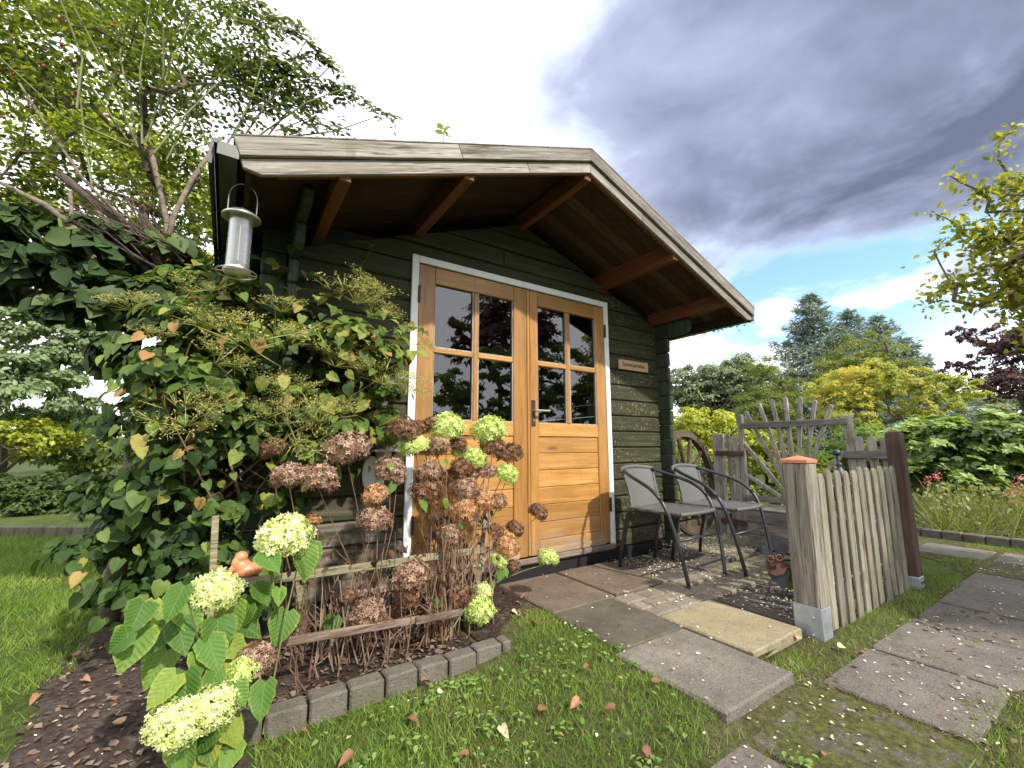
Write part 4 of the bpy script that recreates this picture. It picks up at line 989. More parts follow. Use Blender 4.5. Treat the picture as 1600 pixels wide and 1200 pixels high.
for z in (.80, .2): obj('rail', MB().beam((XB-.05, -1.10, z), (XB-.05, -1.50, z), .03, .06, ch=.003), M['greyy'], rf_)
# planter box
pl = thing('planter_box', 'low weathered plank planter box in front of the sunburst trellis', 'planter', (3.16, -.95, 0))
PX0, PX1, PY0, PY1 = 2.95, 3.34, -1.42, -.47
for k in range(3):
    z0 = .005+k*.103
    obj('plank', MB().box((PX0, PY0, z0), (PX0+.022, PY1, z0+.100), .004), M['planter'], pl)
    obj('plank', MB().box((PX0+.023, PY1-.022, z0), (PX1, PY1, z0+.100), .004), M['planter'], pl)
    obj('plank', MB().box((PX0+.023, PY0, z0), (PX1, PY0+.022, z0+.100), .004), M['planter'], pl)
for k in range(5): obj('lid_slat', MB().box((PX0-.004+k*.078, PY0+.01, .316+rng.normal()*.002), (PX0+.070+k*.078, PY1-.004, .334), .004), M['planter'], pl)
# garden stake (black ball finial and bird)
gs = thing('garden_stake', 'black iron garden stake with a ball finial behind the front fence', 'garden stake', (2.3, -1.35, 0))
sp_ = WY(1308, 712, -1.35); bx_ = sp_
obj('rod', MB().tube([(bx_[0], -1.35, -.02), (bx_[0], -1.35, bx_[2])], .006, 8), M['iron'], gs)
obj('ball', MB().lathe([(0, -.025), (.018, -.018), (.025, 0), (.018, .018), (0, .025)], (bx_[0], -1.35, bx_[2]+.02), 14), M['iron'], gs, smooth=True)
blob('bird', [((bx_[0]-.02, -1.36, bx_[2]-.12), (.03, .03, .05), .3), ((bx_[0]-.01, -1.36, bx_[2]-.06), (.02, .02, .022), 0), ((bx_[0]-.035, -1.36, bx_[2]-.18), (.012, .012, .05), .4)], M['iron'], gs, .006)

# ================================================================== WAGON WHEEL
wh = thing('wagon_wheel', 'old wooden wagon wheel leaning in the corner beside the shed', 'wheel', (3.05, .17, 0))
wc = np.array((3.06, .16, .515)); wr_ = .53; wt = R(6)
wu = np.array((1., .10, 0)); wu /= np.linalg.norm(wu); wv = np.array((0, math.sin(wt), math.cos(wt))); wn_ = np.cross(wu, wv)
def ring_mb(r0, r1, th, a0=0, a1=2*math.pi, n=48):
    vs = []; fs = []
    for i in range(n+1):
        a = a0+(a1-a0)*i/n; d = wu*math.cos(a)+wv*math.sin(a)
        vs += [wc+d*r0-wn_*th/2, wc+d*r1-wn_*th/2, wc+d*r1+wn_*th/2, wc+d*r0+wn_*th/2]
    for i in range(n):
        for k in range(4): fs.append((i*4+k, i*4+(k+1) % 4, i*4+4+(k+1) % 4, i*4+4+k))
    fs += [(0, 1, 2, 3), (n*4+3, n*4+2, n*4+1, n*4)]
    return MB().add(vs, fs)
for k in range(6): obj('felloe', ring_mb(.455, .515, .062, k*math.pi/3+.012, (k+1)*math.pi/3-.012, 10), M['darkwood'], wh)
obj('iron_tyre', ring_mb(.516, .528, .05), M['darkwood'], wh)
for k in range(12):
    a = k*math.pi/6+.2; d = wu*math.cos(a)+wv*math.sin(a); obj('spoke', MB().tube([wc+d*.06, wc+d*.2, wc+d*.46], [.026, .024, .020], 8), M['darkwood'], wh)
obj('hub', MB().lathe([(0, -.14), (.045, -.14), (.055, -.12), (.075, -.03), (.08, .03), (.055, .11), (.045, .13), (.028, .13), (.028, .08), (0, .08)], wc, 18, tuple(-wn_)), M['darkwood'], wh, smooth=False)

# ================================================================== METAL DOG PLANTER
dg_ = thing('metal_dog_planter', 'rusty metal dog ornament with upright ears and an olive bucket body beside the front post', 'ornament', (1.80, -1.28, 0))
hc = WY(1211, 882, -1.30)           # nose region
hx_, hy_, hz_ = hc
def plate_shape(poly, z0, th, mat, name, parent, curl=0.0, nrm=(-.85, -.5, .1)):
    n_ = Vector(nrm).normalized(); side = Vector((0, 0, 1)).cross(n_).normalized(); up = n_.cross(side)
    o0 = Vector((hx_, hy_, hz_))
    def fn(u, v, d):
        p = o0+side*u+up*v+n_*(d+z0+curl*u*u*12); return tuple(p)
    return obj(name, MB().prism(poly, fn, 0, -th, .0), mat, parent)
hd_ = plate_shape([(-.045, -.025), (-.02, -.045), (.02, -.048), (.048, -.02), (.045, .02), (.03, .045), (.0, .05), (-.03, .04), (-.045, .01)], .0, .012, M['rust'], 'head', dg_)
plate_shape([(-.02, .035), (-.045, .045), (-.075, .06), (-.10, .055), (-.088, .075), (-.07, .085), (-.055, .10), (-.05, .115), (-.03, .085), (-.0, .05)], -.006, .004, M['iron'], 'ear', dg_, .3)
plate_shape([(.01, .045), (.005, .08), (-.005, .12), (-.008, .148), (.01, .15), (.04, .135), (.066, .11), (.07, .085), (.055, .06), (.04, .03)], -.006, .004, M['iron'], 'ear', dg_, .3)
plate_shape([(-.050, -.018), (-.04, -.045), (0, -.058), (.04, -.045), (.055, -.008), (.03, -.02), (0, -.03), (-.025, -.03)], .010, .010, M['rust'], 'muzzle', dg_)
plate_shape([(-.04, -.05), (-.02, -.085), (.01, -.11), (.03, -.135), (.05, -.10), (.065, -.05), (.06, -.01), (0, -.04)], -.010, .006, M['iron'], 'chin', dg_, .2)
nv_ = Vector((-.85, -.5, .1)).normalized(); sd_ = Vector((0, 0, 1)).cross(nv_).normalized(); up_ = nv_.cross(sd_)
def on(u, v, w): return np.array(Vector((hx_, hy_, hz_))+sd_*u+up_*v+nv_*w)
for u, v in ((-.020, .028), (.022, .038)):
    c_ = on(u, v, .006); rg = [c_+np.array(sd_)*.015*math.cos(a)+np.array(up_)*.015*math.sin(a) for a in np.linspace(0, 2*math.pi, 17)]
    obj('eye_ring', MB().tube(rg, .0055, 7, caps=False), M['rust'], hd_)
    obj('pupil', MB().lathe([(0, .006), (.007, .002), (.009, 0)], tuple(c_), 10, tuple(nv_)), M['black'], hd_)
nc_ = on(-.014, -.006, .022)
obj('nose', MB().lathe([(0, -.02), (.012, -.016), (.02, 0), (.014, .014), (0, .02)], tuple(nc_), 14, tuple(nv_)), M['rust'], dg_, smooth=True)
bc = np.array((1.885, -1.30, .055))
obj('bucket', MB().lathe([(.0, .0), (.055, .0), (.078, .085), (.092, .125), (.086, .125), (.07, .07), (.05, .01), (0, .01)], tuple(bc), 20), M['olive'], dg_)
obj('rust_rim', MB().lathe([(.080, .112), (.096, .124), (.094, .138), (.084, .134)], tuple(bc), 20), M['rust'], dg_)
obj('neck', MB().tube([on(.02, -.03, -.01), (bc[0]-.07, bc[1], bc[2]+.12)], .008, 6), M['iron'], dg_)
for (dx, dy) in ((-.06, -.05), (-.07, .06), (.05, -.05), (.05, .05)):
    a_ = bc+np.array((dx, dy, .11)); b_ = np.array((bc[0]+dx*1.9-.03, bc[1]+dy*1.4, .006))
    obj('leg', MB().tube([a_, (a_+b_)/2+(-.004, 0, 0), b_, b_+(-.018, -.004, 0)], .004, 6), M['iron'], dg_)
for s_ in (-1, 1): obj('strap', MB().tube([bc+(-.075, s_*.05, .12), bc+(-.074, -s_*.01, .05)], .003, 5), M['iron'], dg_)

# ================================================================== BED EDGING BLOCKS, RAILING
be = thing('bed_edging', 'row of weathered concrete edging blocks along the front of the hydrangea bed', 'edging', (-.35, -.87, GZ))
xs_ = -.905
for i in range(9):
    w = .130 if i < 8 else .05; y = -.885+.004*i+rng.normal()*.002
    zt = .012-.002*i+rng.normal()*.004
    obj('edging_block', MB().box((xs_+.003, y, GZ-.03), (xs_+w-.003, y+.075, zt), .007), M['edging'], be); xs_ += w+.003
rl = thing('bed_railing', 'low railing of mossy battens on stakes around the hydrangea bed', 'railing', (-.3, -.5, GZ))
a_, b_ = WY(372, 912, -.56), WY(762, 858, -.40); m_ = a_+(b_-a_)*.62
obj('upper_rail', MB().beam(a_, m_+(.02, 0, -.004), .022, .034, ch=.003), M['rail'], rl)
obj('upper_rail', MB().beam(m_+(-.04, -.024, .008), b_, .020, .034, ch=.003), M['rail'], rl)
a_, b_ = WY(395, 1012, -.70), WY(722, 956, -.64); m_ = a_+(b_-a_)*.75
obj('lower_rail', MB().beam(a_, m_, .02, .030, ch=.003), M['rail2'], rl)
obj('lower_rail', MB().beam(m_+(-.03, -.022, .004), b_, .018, .030, ch=.003), M['rail2'], rl)
for (pt_, pb_, y, w) in (((337, 806), (333, 985), -.50, .024), ((472, 850), (470, 1000), -.20, .05)):
    t_, b_ = WY(*pt_, y), WY(*pb_, y); b_[2] = GZ; obj('stake', MB().beam(b_, t_, w, .02, ch=.002, up=(0, 1, 0)), M['rail'], rl)
t_, b_ = WY(762, 762, -.36), WY(735, 990, -.42); obj('stake', MB().tube([b_, (t_+b_)/2+(.01, 0, 0), t_], [.016, .014, .012], 8), M['grey'], rl)
obj('cross_tie', MB().beam(WY(742, 812, -.36), WY(772, 822, -.36), .014, .018, ch=.002), M['grey'], rl)
# terracotta bird on the rail
tb = thing('terracotta_bird', 'glossy terracotta bird with its head tucked down on the upper batten', 'ornament', WY(378, 903, -.53))
o_ = np.array(tb.location)
def tbp(px, py, dy=0): return tuple(WY(px, py, -.53+dy))
blob('body', [(tbp(385, 890), (.044, .036, .030), .0), (tbp(378, 884), (.036, .032, .030), .5), (tbp(398, 889), (.030, .026, .024), 0), (tbp(377, 870, -.006), (.024, .022, .022), 0), (tbp(370, 878, -.010), (.018, .018, .026), .45), (tbp(362, 890, -.012), (.011, .012, .024), .5), (tbp(401, 880), (.012, .014, .012), 0)], M['terracotta'], tb, .003)

# ================================================================== LEAF AND FLOWER MASTER MESHES
def hd_leaf(name, wid=.46, serr=.02, curl=.12, heart=.12, seed=0, nv=7):
    rs = np.random.default_rng(seed); vs = []; ti = []; cols = 2
    for j in range(nv+1):
        v = j/nv; prof = (math.sin(math.pi*min(1, v*.62+.20))**.8)*(1-v**1.75)**.85*1.12 if v < 1 else 0.0
        if j == 0: prof = .35
        for i in range(-cols, cols+1):
            u = i/cols; w = wid*prof*u
            if abs(i) == cols and 0 < j < nv: w *= 1+rs.normal()*.03+(serr*(1 if j % 2 else -1))
            y = v-(heart*abs(u)**1.2*(1-v)**3)*1.0
            z = curl*(.55*abs(u)*prof) - .30*curl*v*v*3 + .02*math.sin(v*9+i)+rs.normal()*.006
            vs.append((w, y, z)); ti.append(max(abs(u), v**3))
    k = 2*cols+1; fs = [(j*k+i, j*k+i+1, (j+1)*k+i+1, (j+1)*k+i) for j in range(nv) for i in range(k-1)]
    me = bpy.data.meshes.new(name); me.from_pydata(vs, [], fs); me.update(); me.shade_smooth()
    at = me.attributes.new('tint', 'FLOAT', 'POINT'); at.data.foreach_set('value', np.array(ti, np.float32)); return me
def with_mat(me, mat):
    m = me.copy(); m.materials.clear(); m.materials.append(mat); return m
LEAFS = [hd_leaf('leaf', .40+.06*(k % 3), .03+.015*(k % 2), .16+.09*(k % 3), .12, k) for k in range(5)]
VLEAF = [with_mat(m, M['vine_leaf']) for m in LEAFS]; M['vine_leaf_sun'] = leafmat_obj('vine_leaf_sunlit_yellow', [(0, (.07, .13, .024)), (.5, (.13, .20, .034)), (.8, (.22, .27, .045)), (.94, (.34, .31, .08)), (1, (.34, .16, .08))], .3, (.30, .14, .06)); YLEAF = [with_mat(m, M['vine_leaf_sun']) for m in LEAFS]; HLEAF = [with_mat(m, M['hyd_leaf']) for m in LEAFS]  # yellow-green leaf copy has the sun highlights put into its colour
def leafquat(nrm, tip):
    z = Vector(nrm).normalized(); y = Vector(tip); y = (y-z*y.dot(z)).normalized(); x = y.cross(z)
    return Matrix((x, y, z)).transposed().to_quaternion()
def flower_head(name, mat, n=190, seed=0, half=False, gap=0.0):
    rs = np.random.default_rng(seed); i = np.arange(n)+.5; ph = np.arccos(1-1.62*i/n); th = math.pi*(1+5**.5)*i
    P = np.stack([np.cos(th)*np.sin(ph), np.sin(th)*np.sin(ph), np.cos(ph)*.82], 1)
    lob = np.array([mnoise.noise(Vector(p*1.7)+Vector((seed*5, 0, 0))) for p in P]); P = P*(1+lob*.28)[:, None]+rs.normal(size=P.shape)*.05
    nn = unit(P+rs.normal(size=P.shape)*.35); D = rs.normal(size=P.shape)
    if half: ti = np.clip(.5-P[:, 0]*.55+rs.normal(size=n)*.1, 0, 1)
    else: ti = rs.beta(2, 2, n)*.9+.1*P[:, 2]
    Q = P[::2]*.78; P = np.concatenate([P, Q]); nn = np.concatenate([nn, nn[::2]]); D = np.concatenate([D, -D[::2]]); ti = np.concatenate([ti, ti[::2]*.7]); n = len(P)
    me = scatter_mesh(name, 'petals', P, nn, D, rs.uniform(.13, .24, n), ti); me.materials.append(mat)
    return me
HEADS = {}
for key, mt in dict(W='floret_white', L='floret_lime', B='floret_brown', P='floret_pink', R='floret_rust', H='floret_half').items():
    HEADS[key] = [flower_head('flower_head', M[mt], 330 if key in 'WL' else 300, 10+k, key == 'H') for k in range(2)]
CORE = bpy.data.meshes.new('core')
def head_at(parent, px, py, dpx, key, y, stretch=1.0, base=None, lean=None):
    p = WY(px, py, y); d = (p-CAM)@_f; r_ = dpx/2/FPX*d*(.92 if key in 'WL' else .82)
    q = Vector((rng.normal()*.35, rng.normal()*.35-.35, 1)).to_track_quat('Z', 'Y')
    o = inst('flower_head', HEADS[key][rng.integers(0, 2)], parent, p, q, (r_*stretch, r_, r_*.98))
    lab = {'W': 'large creamy white flower head', 'L': 'lime green flower head', 'B': 'dark brown dried flower head', 'P': 'dusty pink dried flower head', 'R': 'rust orange dried flower head', 'H': 'half faded flower head'}[key]
    o['label'] = lab
    if base is None: base = (p[0]*.85+.0+rng.normal()*.05, p[1]*.6-.18+rng.normal()*.05)
    b = np.array((base[0], base[1], GZ+.01)); mid = (p+b)/2+np.array((rng.normal()*.03, rng.normal()*.02, .02)); top = p+np.array((0, 0, -r_*.5))
    obj('flower_stem', MB().tube([b, b+(mid-b)*.5+rng.normal(size=3)*.012, mid, mid+(top-mid)*.5+rng.normal(size=3)*.01, top], [.004, .0036, .003, .0027, .0022], 5), M['stem'] if key not in 'WL' else M['stemgreen'] if rng.random() < .3 else M['stem'], parent)
    return o
# green bush, front left
hb1 = thing('hydrangea_bush', 'leafy green hydrangea with big creamy white heads at the left corner of the bed', 'hydrangea', (-.88, -.85, GZ))
bs = lambda: (-.86+rng.normal()*.04, -.84+rng.normal()*.03)
for a in [(445, 837, 78, 'W', -.84, 1.05), (338, 922, 68, 'W', -.86, 1.1), (277, 1127, 76, 'W', -1.02, 1.1), (330, 1103, 66, 'W', -1.0, 1.1), (400, 1030, 58, 'P', -.90, 1.1), (378, 1048, 48, 'L', -.93, 1.0)]:
    head_at(hb1, *a, base=bs())
lv = [(390,470,150),(200,540,140),(180,670,170),(310,630,140),(300,760,150),(410,620,160),(440,540,150),(560,620,150),(550,700,160),(640,540,150),(700,580,150),(720,500,130),(780,430,90),(840,440,80),(850,580,140),(650,670,140),(330,860,140),(430,850,150),(540,830,120),(660,870,120),(785,900,150),(500,1070,160),(450,1130,170),(560,1130,150),(620,1060,150),(620,1160,130),(810,290,120),(955,280,150),(240,640,120),(500,640,130),(600,740,130),(370,920,130),(480,740,100),(330,540,110),(120,640,120),(270,500,90),(590,930,120),(690,520,100),(520,1160,160),(400,1000,120)]
for i, (x, y_, l_) in enumerate(lv):
    px, py = 140+x/2.857, 780+y_/2.857; yy = -.98+.0 if y_ > 780 else (-.92+.05*rng.normal() if x < 600 else -.84)
    p = WY(px, py, yy+rng.normal()*.02); d = (p-CAM)@_f; ln = l_/2.857/FPX*d*1.0
    tip = np.array((rng.normal()*.35-(.5 if x < 320 else 0), -.15, -.8)); nn = np.array((rng.normal()*.3-.1, -.75, .55+rng.normal()*.2))
    t_ = tip/np.linalg.norm(tip); o = inst('leaf', HLEAF[i % 5], hb1, p-t_*ln*.5, leafquat(nn, tip), ln*1.02)
    if i % 3 == 0:
        s0 = p-t_*ln*.5; b = np.array((*bs(), GZ+.01)); obj('leaf_stalk', MB().tube([b, (b+s0)/2+(0, 0, .04), s0], [.004, .003, .002], 5), M['stemgreen'], hb1)
# dried bushes
hb2 = thing('hydrangea_bush', 'dried hydrangea with dusty pink heads in front of the bare wall boards', 'hydrangea', (-.45, -.4, GZ))
hb3 = thing('hydrangea_bush', 'tall hydrangea crowded with brown and lime heads in front of the left door', 'hydrangea', (.1, -.4, GZ))
B2 = [(542,699,66,'P',-.55,1.2),(452,744,58,'P',-.60,1.25),(498,748,64,'P',-.60,1.15),(610,736,56,'P',-.45,1.1),(586,773,46,'R',-.5,1),(584,811,54,'P',-.5,1.1),(424,700,44,'B',-.4,1.2),(490,811,26,'R',-.5,1.4),(577,956,52,'P',-.62,1.1),(632,673,52,'B',-.42,1.2),(545,930,30,'B',-.55,1.0)]
for a in B2: head_at(hb2, *a, base=(-.35+rng.normal()*.12, -.42+rng.normal()*.08))
B3 = [(697,666,52,'L',-.40,1.1),(676,662,34,'B',-.38,1),(650,698,44,'L',-.42,1.35),(683,699,46,'P',-.44,1),(716,695,34,'B',-.38,1.1),(764,671,50,'L',-.40,1.15),(769,699,50,'B',-.40,1.1),(798,707,42,'B',-.38,1),(741,716,38,'L',-.40,1.1),(718,706,28,'L',-.36,1),(671,737,50,'P',-.46,1.1),(667,764,56,'B',-.47,1.05),(721,731,38,'B',-.42,1.1),(759,736,36,'P',-.40,1.1),(792,741,37,'L',-.42,1),(727,763,44,'P',-.46,1.1),(724,797,50,'R',-.48,1.05),(756,780,42,'R',-.46,1),(779,783,32,'P',-.42,1),(702,835,42,'P',-.50,1.1),(840,800,36,'B',-.46,1),(774,829,30,'B',-.46,1.1),(804,826,34,'B',-.46,1),(791,852,46,'R',-.50,1),(779,875,30,'L',-.50,1),(802,884,26,'B',-.50,1),(857,872,33,'L',-.52,1),(644,897,58,'P',-.62,1.15),(640,929,50,'B',-.60,1.1),(719,931,44,'B',-.52,1),(749,952,46,'L',-.58,1),(757,923,28,'W',-.55,1),(655,668,32,'B',-.36,1.1),(735,740,30,'P',-.38,1.2),(700,745,30,'B',-.36,1.2)]
for a in B3: head_at(hb3, *a, base=(.02+rng.normal()*.10, -.45+rng.normal()*.09))
sm = [(75,815,130),(245,790,150),(20,960,110),(110,990,80),(700,415,60),(870,500,65),(985,500,62),(955,870,62),(875,940,58),(905,1005,50),(935,1020,62),(1268,860,62),(1080,1070,80),(1215,920,60),(1060,610,50),(430,330,70),(385,1130,100),(1110,1170,60),(1100,1120,50),(1140,940,50),(1300,850,40),(700,300,40),(990,280,36)]
for i, (x, y_, l_) in enumerate(sm):
    px, py = 400+x/3.333, 640+y_/3.333; yy = -.84 if x < 300 and y_ > 700 else -.52
    p = WY(px, py, yy); d = (p-CAM)@_f; ln = l_/3.333/FPX*d*1.1; tip = np.array((rng.normal()*.4, -.1, -.8)); nn = np.array((rng.normal()*.4, -.8, .4))
    inst('leaf', HLEAF[(i*2) % 5], hb1 if x < 300 else hb3, p-tip*ln*.5, leafquat(nn, tip), (ln*.85, ln, ln))
# bare twiggy stems and withered leaves filling the bed
def twigs(n, x0, x1, y0, y1, h0, h1, r0, mb):
    for k in range(n):
        b = np.array((rng.uniform(x0, x1), rng.uniform(y0, y1), GZ+.005)); h = rng.uniform(h0, h1); ln = rng.normal(size=2)*.10*h
        c1 = b+(ln[0]*.3+rng.normal()*.03, ln[1]*.3+rng.normal()*.02, h*.45); c2 = b+(ln[0], ln[1], h)
        mb.tube([b, c1, c2], [r0, r0*.8, r0*.5], 4, caps=False)
        if rng.random() < .5: mb.tube([c1, c1+(rng.normal()*.06, rng.normal()*.04, h*.25)], [r0*.6, r0*.35], 3, caps=False)
    return mb
obj('bare_stems', twigs(46, -.05, .28, -.62, -.28, .2, .74, .003, MB()), M['stem'], hb3, kind='stuff')
obj('pale_bare_stems', twigs(50, .0, .30, -.60, -.25, .15, .62, .003, MB()), M['stemlight'], hb3, kind='stuff')
obj('bare_stems', twigs(44, -.72, -.05, -.70, -.25, .12, .55, .003, MB()), M['stem'], hb2, kind='stuff')
obj('pale_bare_stems', twigs(45, -.60, -.05, -.66, -.3, .1, .42, .003, MB()), M['stemlight'], hb2, kind='stuff')
def witherd(n, x0, x1, y0, y1, z0, z1, parent):
    P = np.stack([rng.uniform(x0, x1, n), rng.uniform(y0, y1, n), GZ+rng.uniform(z0, z1, n)], 1)
    scatter('withered_leaves', 'leaf', P, rdir(n), rdir(n)+np.array([0, 0, -1.2]), rng.uniform(.02, .055, n), rng.uniform(0, 1, n), M['dryleaf'], parent)
witherd(240, -.02, .30, -.6, -.26, .05, .62, hb3); witherd(230, -.70, -.02, -.66, -.25, .03, .5, hb2)

# ================================================================== CLIMBING HYDRANGEA
vn = thing('climbing_hydrangea', 'huge climbing hydrangea smothering the left corner of the shed', 'climbing plant', (-1.1, -.1, GZ))
VE = [((-.80, -.12, 1.28), (.56, .40, .40)), ((-.46, -.14, 1.34), (.36, .30, .34)), ((-1.03, .0, .95), (.36, .46, .55)), ((-1.14, .10, .48), (.31, .42, .48)),
      ((-.90, -.10, .62), (.32, .32, .62)), ((-.36, -.12, 1.10), (.30, .22, .22)), ((-.62, -.12, .95), (.38, .30, .30)), ((-1.08, .75, 1.2), (.33, .85, .9)), ((-1.05, .3, 1.62), (.34, .45, .26)), ((-.80, -.02, 1.72), (.20, .12, .16)), ((-.98, .25, 1.85), (.16, .3, .16))]
def vtint(P, n): return np.clip(rng.beta(1.7, 2.8, n)*.80+(rand_col(P, 2.5)-.3)*.35+(rng.random(n) < .06)*.5+np.clip((P[:, 2]-.9)*.25+(P[:, 0]+1.0)*.25, -.1, .22), 0, 1)  # yellower towards the upper right: sun highlights painted into the tint
foliage('leaves', VE, 20000, .051, 'vine', vn, 'heart', 260, .30, 1.1, .45, vtint, shell=.5)
# large leaves nearest the garden, one object each
VB = [e for e in VE[:7]]
cnt = 0; tries = 0; acc = []
while cnt < 285 and tries < 6000:
    tries += 1; c, r_ = VB[rng.choice(7, p=[.24, .18, .2, .14, .12, .05, .07])]; q = unit(rng.normal(size=3))
    if q[1] > .15 and q[0] > -.3: continue
    p = np.array(c)+q*np.array(r_)*rng.uniform(.98, 1.12)
    if p[1] > -.10 and p[0] > -.95: continue
    if any(((p-np.array(c2))/np.array(r2))@((p-np.array(c2))/np.array(r2)) < .80 for c2, r2 in VB): continue
    if any(np.linalg.norm(p-a) < .048 for a in acc): continue
    if p[2] < .02: continue
    acc.append(p); nn = unit(q+np.array((0, -.5, .75))+rng.normal(size=3)*.38); tip = np.array((q[0]*.5+rng.normal()*.5, q[1]*.5, -.9))
    ln = .036+.045*rng.beta(1.5, 2.4); inst('leaf', (YLEAF if rng.random() < np.clip(.30+(p[2]-.9)*.6+(p[0]+1.0)*.6, .06, .8) else VLEAF)[cnt % 5], vn, p, leafquat(nn, tip), (ln*.98, ln, ln)); cnt += 1  # sun-tinted copy picked more often towards the upper right
# woody stems
mbs = MB()
for k in range(26):
    c, r_ = VE[rng.integers(0, 7)]; e = np.array(c)+unit(rng.normal(size=3)+np.array((0, -.6, 0)))*np.array(r_)*1.05; b = np.array((-.95+rng.normal()*.15, .0, GZ+.1+rng.uniform(0, .9)))
    mbs.tube([b, (b+e)/2+rng.normal(size=3)*.07, e], [.009, .005, .0025], 5, caps=False)
obj('woody_stems', mbs, M['stem'], vn, kind='stuff')
# loose shoots against the dark wall below the eave
for (pts, nl) in (([(500, 470), (548, 440), (590, 375)], 7), ([(395, 400), (450, 420), (505, 432)], 8), ([(455, 390), (470, 350), (500, 345)], 9), ([(560, 545), (610, 550), (660, 548)], 8), ([(600, 520), (640, 505), (668, 520)], 7)):
    ww = [WY(*p, -.10) for p in pts] if pts[0][0] < 520 else [WY(*p, -.34) for p in pts]
    obj('shoot', MB().tube(ww, [.003, .0022, .0012], 5), M['stem'], vn)
    for j in range(nl):
        u = (j+.5)/nl; p = ww[0]+(ww[1]-ww[0])*u*2 if u < .5 else ww[1]+(ww[2]-ww[1])*(u-.5)*2
        inst('leaf', VLEAF[j % 5], vn, p, leafquat((rng.normal()*.4, -.7, .5), (rng.normal(), 0, -.5)), rng.uniform(.035, .075))
def umbel_mesh(seed):
    rs = np.random.default_rng(seed); P = []; Nn = []; D = []; Sz = []; Ti = []
    n = 26; ends = []
    for i in range(n):
        a = rs.uniform(0, 2*math.pi); r_ = math.sqrt(rs.uniform(0, 1)); e = np.array((r_*math.cos(a), r_*math.sin(a), .30*(1-r_*r_)+rs.normal()*.04)); ends.append(e)
        P.append((0, 0, -.45)); d = e*.8+np.array((0, 0, .36)); D.append(d); Nn.append(rs.normal(size=3)); Sz.append(np.linalg.norm(d)); Ti.append(.3)
        for k in range(7): d = np.array((e[0]*.3+rs.normal()*.20, e[1]*.3+rs.normal()*.20, .2+rs.random()*.15)); P.append(e*.8+np.array((0, 0, -.12))); D.append(d); Nn.append(rs.normal(size=3)); Sz.append(np.linalg.norm(d)); Ti.append(rs.uniform(.2, .8)); ends.append(e*.8+np.array((0, 0, -.12))+d)
    m1 = (np.array(P), np.array(Nn), np.array(D), np.array(Sz), np.array(Ti))
    E_ = np.array(ends); k = len(E_)
    V, F = TEMPL['long']; TEMPL['stick'] = (V*np.array((.13, 1, .3)), F)
    me1 = scatter_mesh('umbel', 'stick', *m1); me2 = scatter_mesh('umbel', 'quad', np.repeat(E_, 2, 0), rs.normal(size=(2*k, 3)), rs.normal(size=(2*k, 3)), rs.uniform(.045, .085, 2*k), rs.uniform(.3, 1, 2*k))
    import bmesh
    bm = bmesh.new(); bm.from_mesh(me1); bm.from_mesh(me2); me = bpy.data.meshes.new('umbel'); bm.to_mesh(me); bm.free(); me.materials.append(M['umbel']); return me
UM = [umbel_mesh(s) for s in (1, 2)]
for (px, py, d_, y) in [(395,520,150,-.56),(330,495,95,-.50),(440,475,70,-.50),(300,445,70,-.42),(345,555,90,-.56),(560,455,110,-.46),(590,480,80,-.46),(575,440,60,-.42),(290,650,110,-.60),(330,625,70,-.6),(600,585,90,-.44),(500,640,110,-.50),(470,680,100,-.50),(445,600,80,-.55),(655,530,60,-.38),(640,600,80,-.40),(205,470,80,-.30),(240,520,60,-.45),(530,560,80,-.48),(420,640,70,-.55)]:
    p = WY(px, py, y); d = (p-CAM)@_f; r_ = d_/2/FPX*d
    inst('flower_umbel', UM[rng.integers(0, 2)], vn, p, Vector((rng.normal()*.25, -.45+rng.normal()*.2, 1)).to_track_quat('Z', 'Y'), (r_, r_, r_*.8))
# a plain pergola beam with the same kind of foliage left of the shed
pg = thing('pergola', 'dark wooden pergola frame overgrown with big leaves left of the shed', 'pergola', (-1.9, .9, GZ))
obj('beam', MB().beam((-1.0, .75, 1.86), (-3.4, .75, 1.86), .09, .12, ch=.004), M['bark'], pg)
obj('beam', MB().beam((-1.0, 1.5, 1.86), (-3.4, 1.5, 1.86), .09, .12, ch=.004), M['bark'], pg)
for x in (-1.25, -3.3):
    for y in (.75, 1.5): obj('post', MB().beam((x, y, GZ), (x, y, 1.80), .09, .09, ch=.004, up=(0, 1, 0)), M['bark'], pg)
for k in range(6): obj('crossbar', MB().beam((-1.2-.42*k, .6, 1.95), (-1.2-.42*k, 1.65, 1.95), .05, .06, ch=.003), M['bark'], pg)
PE = [((-1.45, .55, 1.92), (.42, .35, .22)), ((-1.95, .70, 1.95), (.45, .40, .20)), ((-2.5, .8, 1.98), (.5, .45, .22)), ((-3.2, .9, 2.0), (.5, .45, .22)), ((-1.40, .45, 1.62), (.22, .25, .25)), ((-1.70, .5, 1.70), (.26, .25, .20)), ((-1.95, .5, 1.78), (.25, .25, .14)), ((-1.50, .45, 1.45), (.14, .2, .2)), ((-1.5, 1.2, 2.0), (.5, .4, .2)), ((-2.4, 1.3, 2.0), (.7, .4, .2))]
M['vine_shaded'] = leafmat('pergola_leaf_shaded', [(0, (.018, .036, .012)), (.5, (.038, .07, .02)), (.9, (.075, .115, .03)), (1, (.14, .16, .04))], .15, .55, .25)  # same climber, darkened: the shade on the pergola is put into the leaf colour
foliage('leaves', PE, 6000, .078, 'vine_shaded', pg, 'heart', 150, .45, 1.0, .45, vtint, shell=.4)

